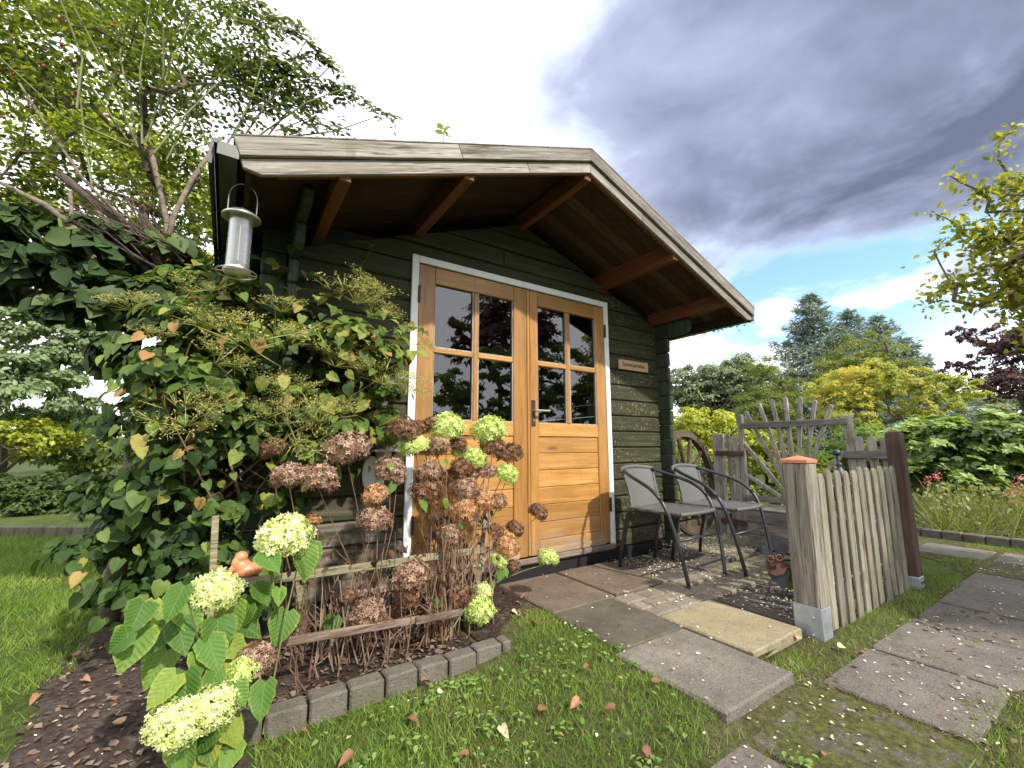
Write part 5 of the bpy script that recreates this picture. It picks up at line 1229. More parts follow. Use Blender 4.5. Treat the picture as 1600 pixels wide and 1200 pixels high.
# ================================================================== ROSE TREE, upper left
rt = thing('rose_tree', 'arching wild rose with red hips rising behind the left eave', 'rose', (-1.45, .75, GZ))
RE = [((-2.05, .65, 3.0), (.62, .5, .72)), ((-1.5, .6, 3.2), (.50, .5, .70)), ((-1.1, .5, 3.35), (.42, .4, .50)), ((-2.4, .8, 2.5), (.5, .5, .4)), ((-.80, .45, 3.32), (.30, .25, .27)), ((-1.65, .9, 3.9), (.9, .6, .5)), ((-1.35, .7, 2.6), (.35, .4, .28))]
RE += [((-1.9, .7, 2.35), (.5, .4, .35)), ((-1.30, .75, 2.25), (.28, .35, .30)), ((-2.3, .6, 3.3), (.4, .4, .6))]
tg = in_ells(RE, 360, .3)
nodes, par, rad, ends = skeleton((-1.40, .65, 1.2), (-1.45, .55, 2.25), tg, .024, .0022, .11, 7)
obj('branches', limbs_mesh(nodes, par, rad), M['bark'], rt)
obj('trunk', MB().tube([(-1.40, .66, GZ), (-1.38, .66, .8), (-1.40, .65, 1.25)], [.05, .042, .034], 10), M['barkgrey'], rt, smooth=True)
# thick old limbs crossing the view
limbs = [[(0, 285), (70, 320), (115, 355), (150, 410), (185, 470)], [(90, 270), (180, 340), (250, 400), (300, 450)], [(235, 230), (250, 300), (262, 350), (255, 400)], [(345, 215), (300, 280), (270, 340), (262, 390)], [(110, 300), (112, 345), (110, 375)], [(0, 345), (60, 365), (110, 372)], [(30, 130), (75, 200), (130, 280), (200, 350)], [(150, 330), (190, 370), (240, 400), (275, 440)]]
for i, l_ in enumerate(limbs):
    pp = [WY(px, py, .42+.05*(i % 3)) for px, py in l_]; w0 = (.012, .022, .014, .010, .008, .006, .006, .013)[i]
    obj('limb', MB().tube(pp, [w0*(1+.5*j/(len(pp)-1))*(1+.12*rng.normal()) for j in range(len(pp))], 8), M['barkgrey'] if i != 1 else M['bark'], rt, smooth=True)
mbo = MB()
for k in range(60):
    a0 = (rng.uniform(80, 250), rng.uniform(250, 380)); b0_ = (rng.uniform(240, 300), rng.uniform(395, 450)); yy = .45+rng.normal()*.1
    a, b = WY(*a0, yy), WY(*b0_, yy+.05); mbo.tube([a, (a+b)/2+rng.normal(size=3)*.03, b], [.002, .004, .006], 4, caps=False)
obj('old_stems', mbo, M['bark'], rt, kind='stuff')
# long straight whips
mbw = MB()
for (p0, p1) in [((215, 225), (200, 0)), ((222, 225), (235, 0)), ((228, 222), (310, 10)), ((215, 230), (110, 0)), ((245, 215), (320, 130)), ((240, 240), (350, 120)), ((120, 170), (95, 0)), ((205, 230), (0, 90)), ((260, 250), (400, 60)), ((330, 235), (275, 90)), ((250, 180), (255, 40)), ((145, 300), (120, 100)), ((345, 240), (410, 130)), ((400, 215), (560, 130)), ((380, 215), (480, 60)), ((440, 215), (610, 175)), ((420, 210), (530, 90)), ((200, 220), (60, 60)), ((365, 212), (420, 60))]:
    y0 = .45+rng.normal()*.06; a, b = WY(*p0, y0), WY(*p1, y0-.1+rng.normal()*.1); mbw.tube([a, (a+b)/2+rng.normal(size=3)*.03, b], [.0065, .005, .003], 5, caps=False)
obj('whips', mbw, M['stemgreen'], rt, kind='stuff')
# leaflets along sprays
def sprays(targets, per, spread, size, name, mat, parent, droop=.3, tint=None, tm='leaf'):
    P = []; D = []; Nn = []
    for t in targets:
        ax = unit(rng.normal(size=3)+np.array((0, -.1, -droop))); k = per
        for i in range(k):
            u = i/k; sd = 1 if i % 2 else -1; pr = unit(np.cross(ax, np.array((0, 0, 1.))+rng.normal(size=3)*.2)); P.append(t+ax*spread*(u-.3)+pr*sd*size*.1); D.append(ax*.5+pr*sd+rng.normal(size=3)*.15); Nn.append(np.array((0, 0, 1.))+rng.normal(size=3)*.45)
    P = np.array(P); n = len(P); ti = rng.beta(2, 2, n)*.8 if tint is None else tint(P, n)
    return scatter(name, tm, P, np.array(Nn), np.array(D), size*rng.uniform(.7, 1.25, n), ti, M[mat], parent)
def rtint(P, n): left = np.clip((-.9-P[:, 0])/1.2, 0, 1); return rng.beta(2, 2, n)*.6+left*rng.uniform(0, .42, n)
tl_ = np.concatenate([in_ells(RE, 1750, .12), np.array([nodes[e] for e in ends])])
sprays(tl_, 8, .17, .036, 'leaves', 'rose', rt, tint=rtint)
# arching tip over the roof
tipsx = []
for (p0, p1, n_) in (((440, 140), (612, 178), 12), ((430, 100), (585, 160), 10), ((400, 60), (520, 110), 10), ((380, 30), (520, 60), 9), ((420, 180), (545, 210), 6), ((380, 140), (480, 190), 7)):
    for k in range(n_): tipsx.append(WY(p0[0]+(p1[0]-p0[0])*k/n_+rng.normal()*6, p0[1]+(p1[1]-p0[1])*k/n_+rng.normal()*8, .40+rng.normal()*.05))
mba = MB(); Pq = []; Nq = []; Dq = []
for arc in [[(375, 150), (430, 126), (500, 130), (560, 150), (615, 182)], [(380, 95), (440, 98), (495, 78), (528, 105)], [(380, 40), (440, 22), (478, 55)], [(430, 205), (490, 182), (545, 196)], [(360, 25), (455, 45), (520, 92)], [(370, 180), (430, 165), (480, 150), (520, 165)], [(400, 75), (470, 110), (545, 135)], [(330, 10), (400, 0), (440, 30)]]:
    yy = .38+rng.normal()*.05; W_ = [WY(*p, yy) for p in arc]; mba.tube(W_, list(np.linspace(.005, .0015, len(W_))), 5, caps=False)
    for i in range(len(W_)-1):
        a, b = W_[i], W_[i+1]; m = max(3, int(np.linalg.norm(b-a)/.022)); ax0 = unit(b-a)
        for k in range(m):
            o = a+(b-a)*(k+rng.random())/m; ax = unit(ax0*.5+rng.normal(size=3)*.5+np.array((0, 0, -.75))); L_ = rng.uniform(.06, .11)
            for q in range(7):
                pr = unit(np.cross(ax, np.array((0, -1., .2)))); sd = 1 if q % 2 else -1
                Pq.append(o+ax*L_*(.25+.75*(q//2)/3)); Dq.append(ax*.55+pr*sd*(0 if q == 6 else 1)); Nq.append(np.array((0, -.6, .7))+rng.normal(size=3)*.3)
obj('arching_shoots', mba, M['stemgreen'], rt, kind='stuff')
scatter('leaflets', 'leaf', np.array(Pq), np.array(Nq), np.array(Dq), rng.uniform(.040, .060, len(Pq)), rng.beta(2, 2.5, len(Pq))*.75, M['rose'], rt)
hipm = mesh_from(MB().lathe([(0, 0), (.35, .1), (.5, .6), (.38, 1.05), (.15, 1.25), (0, 1.2)], (0, 0, 0), 8), 'rose_hip', True); hipm.materials.append(M['hip'])
for (cx_, cy_) in [(95,15),(100,25),(115,50),(108,38),(95,65),(70,75),(63,98),(68,100),(140,68),(152,75),(158,82),(112,92),(122,97),(138,98),(175,38),(186,40),(205,68),(212,68),(248,72),(252,78),(20,112),(172,130),(186,108),(232,115),(246,108),(115,118),(4,180),(46,165),(112,146),(122,142),(206,155),(232,165),(275,145),(286,146),(335,150),(325,180),(328,190),(295,170),(322,235),(352,232),(375,170),(378,185),(382,195),(425,200),(445,208),(300,330),(262,172),(362,160)]:
    p = WY(cx_, cy_, .42+rng.normal()*.08); inst('rose_hip', hipm, rt, p, Vector((rng.normal()*.4, rng.normal()*.4, -1)).to_track_quat('Z', 'Y'), .017)

# ================================================================== BACKGROUND TREES AND SHRUBS
def simple_tree(name, label, cat, base, ells, n, size, mat, trunk_r=.12, tmpl='quad', ncl=80, cr=.25, group=None, limbs=40, bark='bark', droop=.3, rand=.6, shell=.5, tint=None):
    t = thing(name, label, cat, base, group)
    base = np.array(base, float); tc_ = np.array(ells[0][0], float); top = base+(tc_-base)*.55; top[2] = base[2]+(tc_[2]-base[2])*.6
    tg_ = in_ells(ells, limbs, .3); nd, pr, rd, en = skeleton(base, top, tg_, trunk_r, trunk_r*.05, .07, 4)
    for i in range(6): rd[i] = trunk_r*(1-.08*i)
    obj('trunk', limbs_mesh(nd, pr, rd), M[bark], t)
    foliage('crown', ells, n, size, mat, t, tmpl, ncl, cr, droop, rand, tint, 'stuff', shell); return t
def at(px, y_top, t): return DP(px, y_top, t)
def ell(px, py, t, rx, ry, rz): return (tuple(DP(px, py, t)), (rx, ry, rz))
def gb_(px, t, dz=0): p = DP(px, 650, t); return (p[0], p[1], GZ)
def tint_patch(s, w=.5):
    return lambda P, n: np.clip(rng.beta(2, 2, n)*(1-w)+(rand_col(P, s)-.25)*1.6*w, 0, 1)
# far broadleaf trees
G1 = 'broadleaf trees on the horizon right of the shed'
simple_tree('broadleaf_tree', 'grey green broadleaf tree directly beside the shed corner, on the horizon', 'tree', gb_(1085, 26), [ell(1085, 605, 26, 1.9, 1.9, 1.5), ell(1110, 640, 26, 2, 1.5, 1.6)], 17000, .20, 'oak', .25, ncl=170, cr=.25, group=G1)
simple_tree('broadleaf_tree', 'grey green rounded broadleaf tree left of the bushy yew', 'tree', gb_(1150, 25), [ell(1150, 600, 25, 1.9, 1.9, 1.6), ell(1165, 640, 25, 1.9, 1.5, 1.3)], 17000, .19, 'oak', .25, ncl=170, cr=.25, group=G1)
simple_tree('broadleaf_tree', 'low distant grey green tree under the purple tree on the right', 'tree', gb_(1520, 26), [ell(1500, 645, 26, 3.2, 2, 1.1), ell(1590, 645, 26, 2.8, 2, 1.1)], 17000, .20, 'oak', .25, ncl=170, cr=.25, group=G1)
simple_tree('yew_tree', 'bushy bright green yew between the broadleaf trees and the blue spruce', 'tree', gb_(1205, 13), [ell(1203, 600, 13, .95, .9, .75), ell(1215, 640, 13, 1.1, .9, .9), ell(1190, 640, 13, .9, .9, .7)], 24000, .085, 'yew', .12, 'long', 160, .24)
simple_tree('thuja_tree', 'green gold conifer mound in front of the blue spruce', 'tree', gb_(1355, 13), [ell(1352, 553, 13, 1.15, 1.0, .70), ell(1330, 590, 13, 1.4, 1.0, .8), ell(1390, 590, 13, 1.0, 1.0, .7)], 24000, .085, 'thuja', .12, 'long', 160, .24)
def spruce(name, label, base, h, rad_, n_lv, mat, skew=0.0, seed=0, leader=True):
    rs = np.random.default_rng(seed); t = thing(name, label, 'tree', base, 'blue spruces behind the garden'); b = np.array(base, float)
    obj('trunk', MB().tube([b, b+(skew*.5, 0, h*.5), b+(skew, 0, h)], [.16, .09, .012], 8), M['bark'], t)
    P = []; Nn = []; D = []; Sz = []; mbb = MB()
    for l in range(n_lv):
        u = (l+.5)/n_lv; z = h*(.10+.90*u); rr = rad_*(1-u)**.85+.10; nb = int(8+12*(1-u))
        for k in range(nb):
            a = rs.uniform(0, 2*math.pi); L_ = rr*rs.uniform(.65, 1.12); d = np.array((math.cos(a), math.sin(a), .18-.35*(1-u))); o = b+np.array((skew*u, 0, z))
            e = o+d*L_; mbb.tube([o, o+d*L_*.6, e+(0, 0, L_*.08)], [.02, .012, .004], 3, caps=False)
            m = int(16*L_/rad_*2.2)+6; s_ = rs.uniform(.12, 1, m)[:, None]; side = np.cross(d, (0, 0, 1))
            p = o+d*L_*s_+side*rs.normal(size=(m, 1))*L_*.16*(1-.4*s_)+np.array((0, 0, 1))*(rs.normal(size=(m, 1))*.03+.08*L_*s_**2)
            P.append(p); D.append(np.tile(d, (m, 1))+side*rs.normal(size=(m, 1))*.7+rs.normal(size=(m, 3))*.25); Nn.append(np.array((0, 0, 1.))+rs.normal(size=(m, 3))*.6); Sz.append(rs.uniform(.18, .34, m))
    if leader: pass
    obj('branches', mbb, M['bark'], t, kind='stuff')
    P = np.concatenate(P); n = len(P); scatter('needles', 'long', np.repeat(P, 3, 0)+rs.normal(size=(3*n, 3))*.035, np.repeat(np.concatenate(Nn), 3, 0)+rs.normal(size=(3*n, 3))*.4, np.repeat(np.concatenate(D), 3, 0)+rs.normal(size=(3*n, 3))*.5, np.repeat(np.concatenate(Sz), 3)*.8, rs.beta(2, 2, 3*n), M[mat], t)
def topz(px, py, t): return DP(px, py, t)[2]-GZ
spruce('spruce_tree', 'tall pointed blue grey spruce, highest tree right of the roof', gb_(1285, 17), topz(1284, 452, 17), 3.5, 38, 'spruce', 0, 1)
spruce('spruce_tree', 'smaller blue spruce top just right of the tallest spruce', gb_(1340, 17.5), topz(1340, 478, 17.5), 3.0, 28, 'spruce', .1, 2)
spruce('spruce_tree', 'lean blue spruce with open right hand branches behind the green gold conifer', gb_(1385, 18), topz(1378, 486, 18), 3.3, 26, 'spruce', .3, 3)
spruce('spruce_tree', 'lowest blue spruce with sparse tip at the right of the group', gb_(1432, 18), topz(1440, 522, 18), 2.3, 16, 'spruce', .1, 4)
# yellow and autumn shrubs
simple_tree('yellow_shrub', 'bright yellow leaved shrub behind the wagon wheel', 'shrub', gb_(1105, 6.6), [ell(1105, 668, 6.6, .62, .5, .34), ell(1075, 700, 6.6, .5, .5, .4), ell(1150, 695, 6.6, .45, .5, .32)], 15000, .050, 'yellow', .03, 'leaf', 220, .26)
simple_tree('green_shrub', 'leafy green shrub below the yellow shrub behind the wheel', 'shrub', gb_(1095, 6.0), [ell(1090, 760, 5.9, .55, .45, .5), ell(1130, 800, 5.9, .5, .4, .5)], 6000, .080, 'lush', .03, 'leaf', 110, .3)
simple_tree('autumn_shrub', 'green shrub turning orange and red behind the sunburst trellis', 'shrub', gb_(1225, 6.3), [ell(1200, 745, 6.3, .50, .4, .55), ell(1265, 755, 6.3, .55, .4, .5), ell(1225, 700, 6.3, .45, .4, .30), ell(1180, 690, 6.5, .3, .3, .30)], 12000, .048, 'redshrub', .03, 'leaf', 200, .26, tint=tint_patch(2.2, .75))
mt_ = simple_tree('maple_tree', 'low spreading maple with yellow orange leaves over the trellis', 'tree', gb_(1395, 8.2), [ell(1345, 600, 8.2, .95, .8, .42), ell(1300, 625, 8.2, .75, .6, .38), ell(1410, 600, 8.4, .95, .8, .34), ell(1480, 610, 8.4, .8, .7, .26), ell(1330, 650, 8, .8, .6, .3), ell(1440, 640, 8.2, .8, .6, .3)], 24000, .056, 'maple', .05, 'leaf', 300, .24, limbs=90, tint=lambda P, n: np.clip(rng.beta(2, 2, n)*.45+rand_col(P, 1.3)*.75-.02, 0, 1))
simple_tree('green_shrub', 'mixed green and yellow shrub between the trellis and the rhododendron', 'shrub', gb_(1350, 7.2), [ell(1345, 700, 7.2, .8, .5, .42), ell(1290, 720, 7.2, .6, .5, .4), ell(1400, 720, 7.2, .6, .5, .45)], 13000, .055, 'lush', .03, 'leaf', 200, .26, tint=tint_patch(1.5, .6))
# rhododendron: rosettes of long leaves
rh = thing('rhododendron', 'large glossy rhododendron bush right of the brown post', 'shrub', gb_(1520, 5.6))
RH = [ell(1450, 755, 5.6, .40, .4, .26), ell(1530, 775, 5.5, .45, .4, .24), ell(1470, 700, 5.7, .50, .5, .34), ell(1540, 690, 5.6, .55, .5, .38), ell(1610, 700, 5.5, .6, .5, .42), ell(1500, 745, 5.5, .6, .45, .34), ell(1580, 760, 5.4, .6, .45, .38), ell(1440, 690, 6.2, .4, .4, .34)]
P0, Q0 = clumps(RH, 900, 170, .25, shell=.8); P = []; Nn = []; D = []
for p, q in zip(P0, Q0):
    ax = unit(q+np.array((0, -.2, .6))); u_ = unit(np.cross(ax, rng.normal(size=3))); v_ = np.cross(ax, u_)
    for k in range(11): a = k*2.4; r_ = u_*math.cos(a)+v_*math.sin(a); P.append(p); D.append(r_+ax*rng.uniform(.05, .7)); Nn.append(ax*.9-r_*.25+rng.normal(size=3)*.15)
P = np.array(P); scatter('leaves', 'leaf', P, np.array(Nn), np.array(D), rng.uniform(.075, .125, len(P)), rng.beta(2, 1.8, len(P)), M['rhodo'], rh)
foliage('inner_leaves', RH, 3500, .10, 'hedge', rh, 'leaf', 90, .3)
obj('stems', limbs_mesh(*skeleton(gb_(1520, 5.6), tuple(np.array(gb_(1520, 5.6))+(0, 0, .3)), in_ells(RH, 40, .3), .03, .004, .06, 4)[:3]), M['bark'], rh, kind='stuff')
# purple tree
simple_tree('purple_plum_tree', 'purple leaved plum tree at the right edge of the photo', 'tree', gb_(1640, 10), [ell(1590, 590, 10, 1.2, .9, .62), ell(1560, 545, 10.2, .9, .8, .42), ell(1620, 540, 9.8, 1.0, .8, .6), ell(1515, 520, 10.4, .75, .4, .24), ell(1500, 575, 10.4, .5, .4, .2), ell(1600, 520, 9.6, .6, .5, .5), ell(1550, 600, 10, .7, .5, .4)], 17000, .065, 'purple', .07, 'leaf', 330, .17, limbs=110, shell=.2)
# perennials
pe = thing('perennial_border', 'tangle of grassy perennials and seed heads in the border right of the brown post', 'border plants', gb_(1500, 4.9)); pe['kind'] = 'stuff'
n = 5200; px_ = rng.uniform(1435, 1680, n); tt = rng.uniform(4.6, 5.9, n); B = np.array([DP(x, 650, t) for x, t in zip(px_, tt)]); B[:, 2] = GZ
keep = B[:, 0] > 5.33; hgt = .5
n = len(B); D = rdir(n)*.5+np.array([0, 0, 1.0]); B = np.repeat(B, 2, 0)+rng.normal(size=(2*n, 3))*.03; B[:, 2] = GZ; n = len(B); scatter('stalks', 'stalk', B, rdir(n), rdir(n)*.65+np.array([0, 0, 1.0]), rng.uniform(.22, .62, n)*(.45+.55*rng.random(n)), rng.beta(2, 2, n), M['perennial'], pe)
PB = B[:2600]+rng.normal(size=(2600, 3))*.05; PB[:, 2] = GZ+rng.uniform(.03, .5, 2600)
scatter('leaves', 'leaf', PB, rdir(2600)+np.array([0, -.3, .6]), rdir(2600), rng.uniform(.03, .07, 2600), rng.beta(2, 2, 2600), M['perennial'], pe)
sf = thing('pink_flowers', 'sparse pink flower heads at the far right edge of the border', 'flowers', gb_(1588, 4.6)); sf['kind'] = 'stuff'
Pp = []
for (x, y) in [(1590, 755), (1597, 748), (1583, 768), (1575, 774), (1585, 790), (1592, 770), (1600, 790), (1465, 745), (1450, 752)]:
    c = DP(x, y, 4.7); Pp += [c+rng.normal(size=3)*.022 for _ in range(26)]
Pp = np.array(Pp); scatter('petals', 'quad', Pp, rdir(len(Pp))+np.array([0, -.3, .8]), rdir(len(Pp)), .028, rng.random(len(Pp)), M['pinkflower'], sf)
simple_tree('low_shrub', 'yellow green ferny plant at the foot of the border, right edge', 'shrub', gb_(1600, 4.9), [ell(1600, 815, 4.7, .28, .25, .16), ell(1570, 800, 4.9, .2, .2, .12)], 1500, .07, 'lush', .01, 'leaf', 60, .3, tint=lambda P, n: rng.uniform(.5, 1, n))
simple_tree('low_shrub', 'low leafy clump at the foot of the brown post behind the edging', 'shrub', gb_(1460, 5.4), [ell(1455, 800, 5.5, .35, .3, .14), ell(1510, 815, 5.3, .4, .3, .12)], 1800, .07, 'lush', .01, 'leaf', 60, .3)
# back edging on the right
eg = thing('border_edging', 'curved row of grey edging stones in front of the perennial border', 'edging', (5.3, -1.4, GZ))
for i in range(16):
    y = -.6-i*.155; x = 5.26-.03*math.sin(i*.3)+(.0 if i > 2 else .02)
    obj('edging_block', MB().box((x-.05, y-.150, GZ-.02), (x+.04, y-.004, GZ+.075+rng.normal()*.004), .008), M['edging'], eg)
# apple tree at the right edge: only its left side reaches into the picture
ap = thing('apple_tree', 'yellowing fruit tree reaching into the picture from the upper right edge', 'tree', (4.35, -2.75, GZ))
AE = [ell(1570, 450, 3.3, .30, .26, .26), ell(1610, 380, 3.2, .34, .3, .36), ell(1540, 380, 3.4, .20, .2, .18), ell(1590, 300, 3.3, .24, .2, .22), ell(1640, 480, 3.2, .40, .3, .36), ell(1500, 440, 3.4, .18, .15, .08), ell(1700, 380, 3.2, .45, .4, .6), ell(1530, 300, 3.4, .12, .1, .10), ell(1500, 355, 3.4, .12, .1, .09), ell(1470, 460, 3.4, .08, .06, .03), ell(1570, 215, 3.4, .08, .06, .06)]
tga = np.concatenate([in_ells(AE, 190, .25), np.array([DP(x, y, 3.38) for x, y in [(1462, 335), (1460, 395), (1455, 460), (1452, 475), (1485, 275), (1500, 285), (1585, 205), (1560, 250), (1475, 375), (1490, 470)]])])
nd, pr, rd, en = skeleton((4.35, -2.75, GZ), (4.05, -2.55, 1.7), tga, .055, .003, .07, 6)
obj('trunk', limbs_mesh(nd, pr, rd), M['barkgrey'], ap)
ends_ = np.array([nd[e] for e in en]); Pa = []; 
for e in ends_: Pa += [e+rng.normal(size=3)*.055 for _ in range(15)]
Pa = np.array(Pa+[p for p in in_ells(AE, 1500, .1)]); n = len(Pa)
scatter('leaves', 'leaf', Pa, rdir(n)+np.array([0, -.3, .8]), rdir(n)+np.array([0, 0, -.5]), rng.uniform(.035, .070, n), np.clip(rng.beta(2, 2, n)*.75+rng.uniform(0, .3, n), 0, 1), M['apple'], ap)

# left background ---------------------------------------------------
simple_tree('pale_tree', 'pale green leafy tree beyond the lawn at the left edge', 'tree', gb_(20, 7.5), [ell(20, 600, 6.6, .85, .6, .50), ell(85, 590, 7.2, .6, .5, .42), ell(-60, 600, 6.6, .9, .8, .8), ell(20, 500, 6.8, .6, .5, .40), ell(90, 500, 7.0, .55, .4, .45), ell(150, 500, 7.2, .45, .4, .6), ell(90, 440, 7.2, .6, .4, .4), ell(60, 560, 6.9, .7, .5, .45), ell(120, 560, 7.2, .4, .4, .4), ell(40, 450, 7.0, .5, .4, .3), ell(110, 640, 7.4, .5, .5, .4), ell(60, 655, 7.4, .8, .5, .3)], 26000, .085, 'pale', .06, 'leaf', 330, .26, shell=.3)
simple_tree('yellow_shrub', 'yellow green shrub in the left background above the dark hedge', 'shrub', gb_(20, 7.8), [ell(20, 690, 6.4, .62, .5, .30), ell(95, 680, 7.0, .5, .4, .3), ell(20, 700, 7.8, .62, .5, .35), ell(75, 690, 8.0, .4, .4, .38), ell(-50, 700, 7.8, .6, .5, .4)], 6500, .075, 'yellow', .03, 'leaf', 130, .28, tint=lambda P, n: rng.beta(2, 3.5, n))
simple_tree('green_shrub', 'rough green shrub beside the vine in the left background', 'shrub', gb_(110, 8.2), [ell(115, 720, 8.2, .55, .5, .55), ell(160, 700, 8.4, .55, .5, .7), ell(90, 660, 8.6, .5, .5, .3)], 6500, .085, 'lush', .03, 'leaf', 120, .28)
simple_tree('low_hedge', 'low dark green clipped hedge behind the left lawn', 'hedge', gb_(30, 6.2), [ell(-40, 785, 6.1, .6, .35, .42), ell(30, 785, 6.1, .55, .35, .40), ell(80, 785, 6.3, .45, .35, .38), ell(125, 790, 6.5, .45, .35, .34), ell(170, 800, 6.7, .45, .3, .3)], 13000, .065, 'hedge', .03, 'leaf', 160, .25)
simple_tree('birch_tree', 'tall sunlit yellow green tree behind the rose and pergola', 'tree', gb_(230, 10), [ell(220, 250, 10, 1.7, 1.3, 1.3), ell(80, 150, 10.5, 1.8, 1.3, 1.4), ell(320, 330, 10, 1.0, 1.0, .9), ell(60, 330, 10, 1.3, 1.2, 1.0), ell(160, 50, 11, 1.8, 1.4, 1.0), ell(250, 400, 9.5, 1.2, 1, .8)], 17000, .13, 'yellow', .14, 'leaf', 260, .24, tint=lambda P, n: rng.beta(2, 4, n), shell=.2)
eg2 = thing('lawn_edging', 'grey edging stones between the left lawn and the dark hedge', 'edging', (-3.2, 4.9, GZ))
for i in range(14):
    a_ = G(-60+i*22, 838, GZ); b_ = G(-60+i*22+21, 838, GZ)
    obj('edging_block', MB().beam(a_+(0, 0, .04), b_+(0, 0, .04), .08, .13, ch=.01), M['edging'], eg2)
# garden behind the camera (seen in the door panes) ------------------
def mir(e): return ((e[0][0], -e[0][1], e[0][2]), e[1])
simple_tree('purple_plum_tree', 'purple leaved plum tree behind the viewer, mirrored in the door panes', 'tree', (4.3, -5.6, GZ), [mir(ell(775, 505, 9.3, .75, .7, .70)), mir(ell(740, 545, 9.3, .7, .6, .38)), mir(ell(845, 520, 9.3, .62, .6, .62)), mir(ell(715, 505, 9.3, .35, .3, .2)), mir(ell(800, 455, 9.3, .6, .5, .4))], 10500, .085, 'purple', .08, 'leaf', 200, .22, limbs=80, shell=.2)
simple_tree('tall_hedge', 'tall leafy hedge behind the viewer, mirrored in the lower door panes', 'hedge', (5.0, -4.6, GZ), [mir(ell(740, 650, 8.6, .8, .5, .55)), mir(ell(800, 620, 8.4, .7, .5, .75)), mir(ell(870, 600, 8, .6, .5, .75)), mir(ell(930, 580, 7.8, .5, .5, .95)), mir(ell(800, 690, 8.4, 1.3, .5, .6)), mir(ell(920, 680, 8, 1.0, .5, .7)), mir(ell(690, 690, 8.8, .9, .5, .4)), mir(ell(600, 690, 9, 1.1, .5, .6)), mir(ell(700, 640, 8.7, .6, .5, .5)), mir(ell(650, 660, 8.8, .6, .5, .5)), mir(ell(780, 570, 8.4, .55, .4, .5)), mir(ell(720, 600, 8.6, .6, .5, .5)), mir(ell(850, 640, 8.2, .9, .5, .8))], 34000, .075, 'lush', .04, 'leaf', 260, .25)
# thin line of distant vegetation all round, so that the garden never ends in bare ground
P = []; 
for k in range(260):
    a = rng.uniform(0, 2*math.pi); r_ = rng.uniform(42, 60); P.append((r_*math.cos(a), r_*math.sin(a), rng.uniform(0, 1.4)))
C_ = np.array(P); idx = rng.integers(0, len(C_), 36000); Pn = C_[idx]+rdir(36000)*np.array([2.6, 2.6, 1.4])*rng.uniform(.7, 1, (36000, 1)); Pn[:, 2] = np.abs(Pn[:, 2])+GZ
tag(scatter('distant_woods', 'quad', Pn, rdir(36000)+np.array([0, 0, .4]), rdir(36000), rng.uniform(.5, 1.1, 36000), rng.beta(2, 2, 36000), M['oak']), 'band of distant green woods around the horizon', 'woods')

# ================================================================== GRASS, LITTER, FALLEN LEAVES
def inside_rects(x, y, rects):
    m = np.zeros(len(x), bool)
    for a, b, c, d in rects: m |= (x > a) & (x < b) & (y > c) & (y < d)
    return m
SOLID = [(-.92, .20, -.90, .1), (.59, 1.56, -.71, .1), (.575, 1.0, -1.20, -.70), (.52, 1.005, -1.73, -1.19), (1.0, 1.485, -1.55, -.6), (1.46, 3.45, -1.505, .4), (1.49, 1.64, -1.6, -1.4)]
PATHS = [(.02, .50, -2.2, -1.745), (.535, 1.06, -2.16, -1.74), (1.10, 1.60, -2.13, -1.735), (1.62, 2.16, -2.18, -1.73), (2.16, 2.69, -2.18, -1.73), (2.70, 3.20, -2.2, -1.72), (3.24, 3.74, -2.2, -1.70), (3.78, 4.28, -2.22, -1.66), (4.31, 4.8, -2.2, -1.2), (3.42, 5.0, -1.4, 1)]
def grass(name, x0, x1, y0, y1, dens, h, mat, label, cond=None, wmul=1.0):
    n = int((x1-x0)*(y1-y0)*dens); x = rng.uniform(x0, x1, n); y = rng.uniform(y0, y1, n)
    k = ~inside_rects(x, y, SOLID+PATHS)
    if cond is not None: k &= cond(x, y)
    mot = np.array([mnoise.noise(Vector((a*4.1, b*4.1, 0)))+.5*mnoise.noise(Vector((a*13, b*13, 3))) for a, b in zip(x, y)]) if n < 60000 else np.zeros(n)
    k &= rng.random(n) < np.clip(.80+mot*1.1, .18, 1)
    x, y = x[k], y[k]; n = len(x); P = np.stack([x, y, GZ-.004+rise(x, y)], 1)
    hh = h*rng.uniform(.45, 1.25, n); D = rdir(n)*np.array([.75, .75, 0])+np.array([0, 0, .85])
    ti = np.clip(rng.beta(2, 2, n)*.6+(rand_col(P, 2.3)-.3)*.7, 0, 1)
    return tag(scatter(name, 'blade', P, rdir(n)*np.array([1, 1, .2]), D, hh*wmul, ti, M[mat]), label, 'grass')
def edge_soil(x, y):
    return ~((x > .1) & (x < .60) & (y > -.62+.3*(x-.1)) | ((x < .35) & (x > .1) & (y > -.78))) & ~((x < -.80) & (x > -1.42+.08*np.sin(y*7)) & (y < .35))
grass('grass', -.95, 1.25, -2.5, -.60, 17000, .034, 'grass', 'lush mown grass in front of the bed and slabs', lambda x, y: edge_soil(x, y) & ~((x > .38) & (y < -1.66) & (rng.random(len(x)) > .12)) & ~((x > .98) & (rng.random(len(x)) > .55)))
grass('grass', .95, 5.2, -1.77, -1.46, 7000, .034, 'grass', 'short grass strip between the picket fence and the path', lambda x, y: ~((x > 3.5) & (rng.random(len(x)) > .5)) & ~((x < 1.45) & (rng.random(len(x)) > .5)))
grass('dry_grass', .30, 3.3, -2.25, -1.50, 4200, .030, 'grass_dry', 'dry grass wisps in the gaps beside the path slabs')
grass('grass', .9, 5.5, -3.6, -2.13, 5200, .045, 'grass', 'bright grass beyond the path at the lower right corner')
grass('grass', -2.9, -1.40, -1.6, 1.4, 7500, .042, 'grass', 'shaded grass at the lower left edge', lambda x, y: x < -1.45+.06*np.sin(y*5)+rng.normal(size=len(x))*.03)
grass('grass', -5.2, -1.0, 1.1, 4.85, 4300, .05, 'grass', 'sunlit lawn beyond the climbing hydrangea on the left')
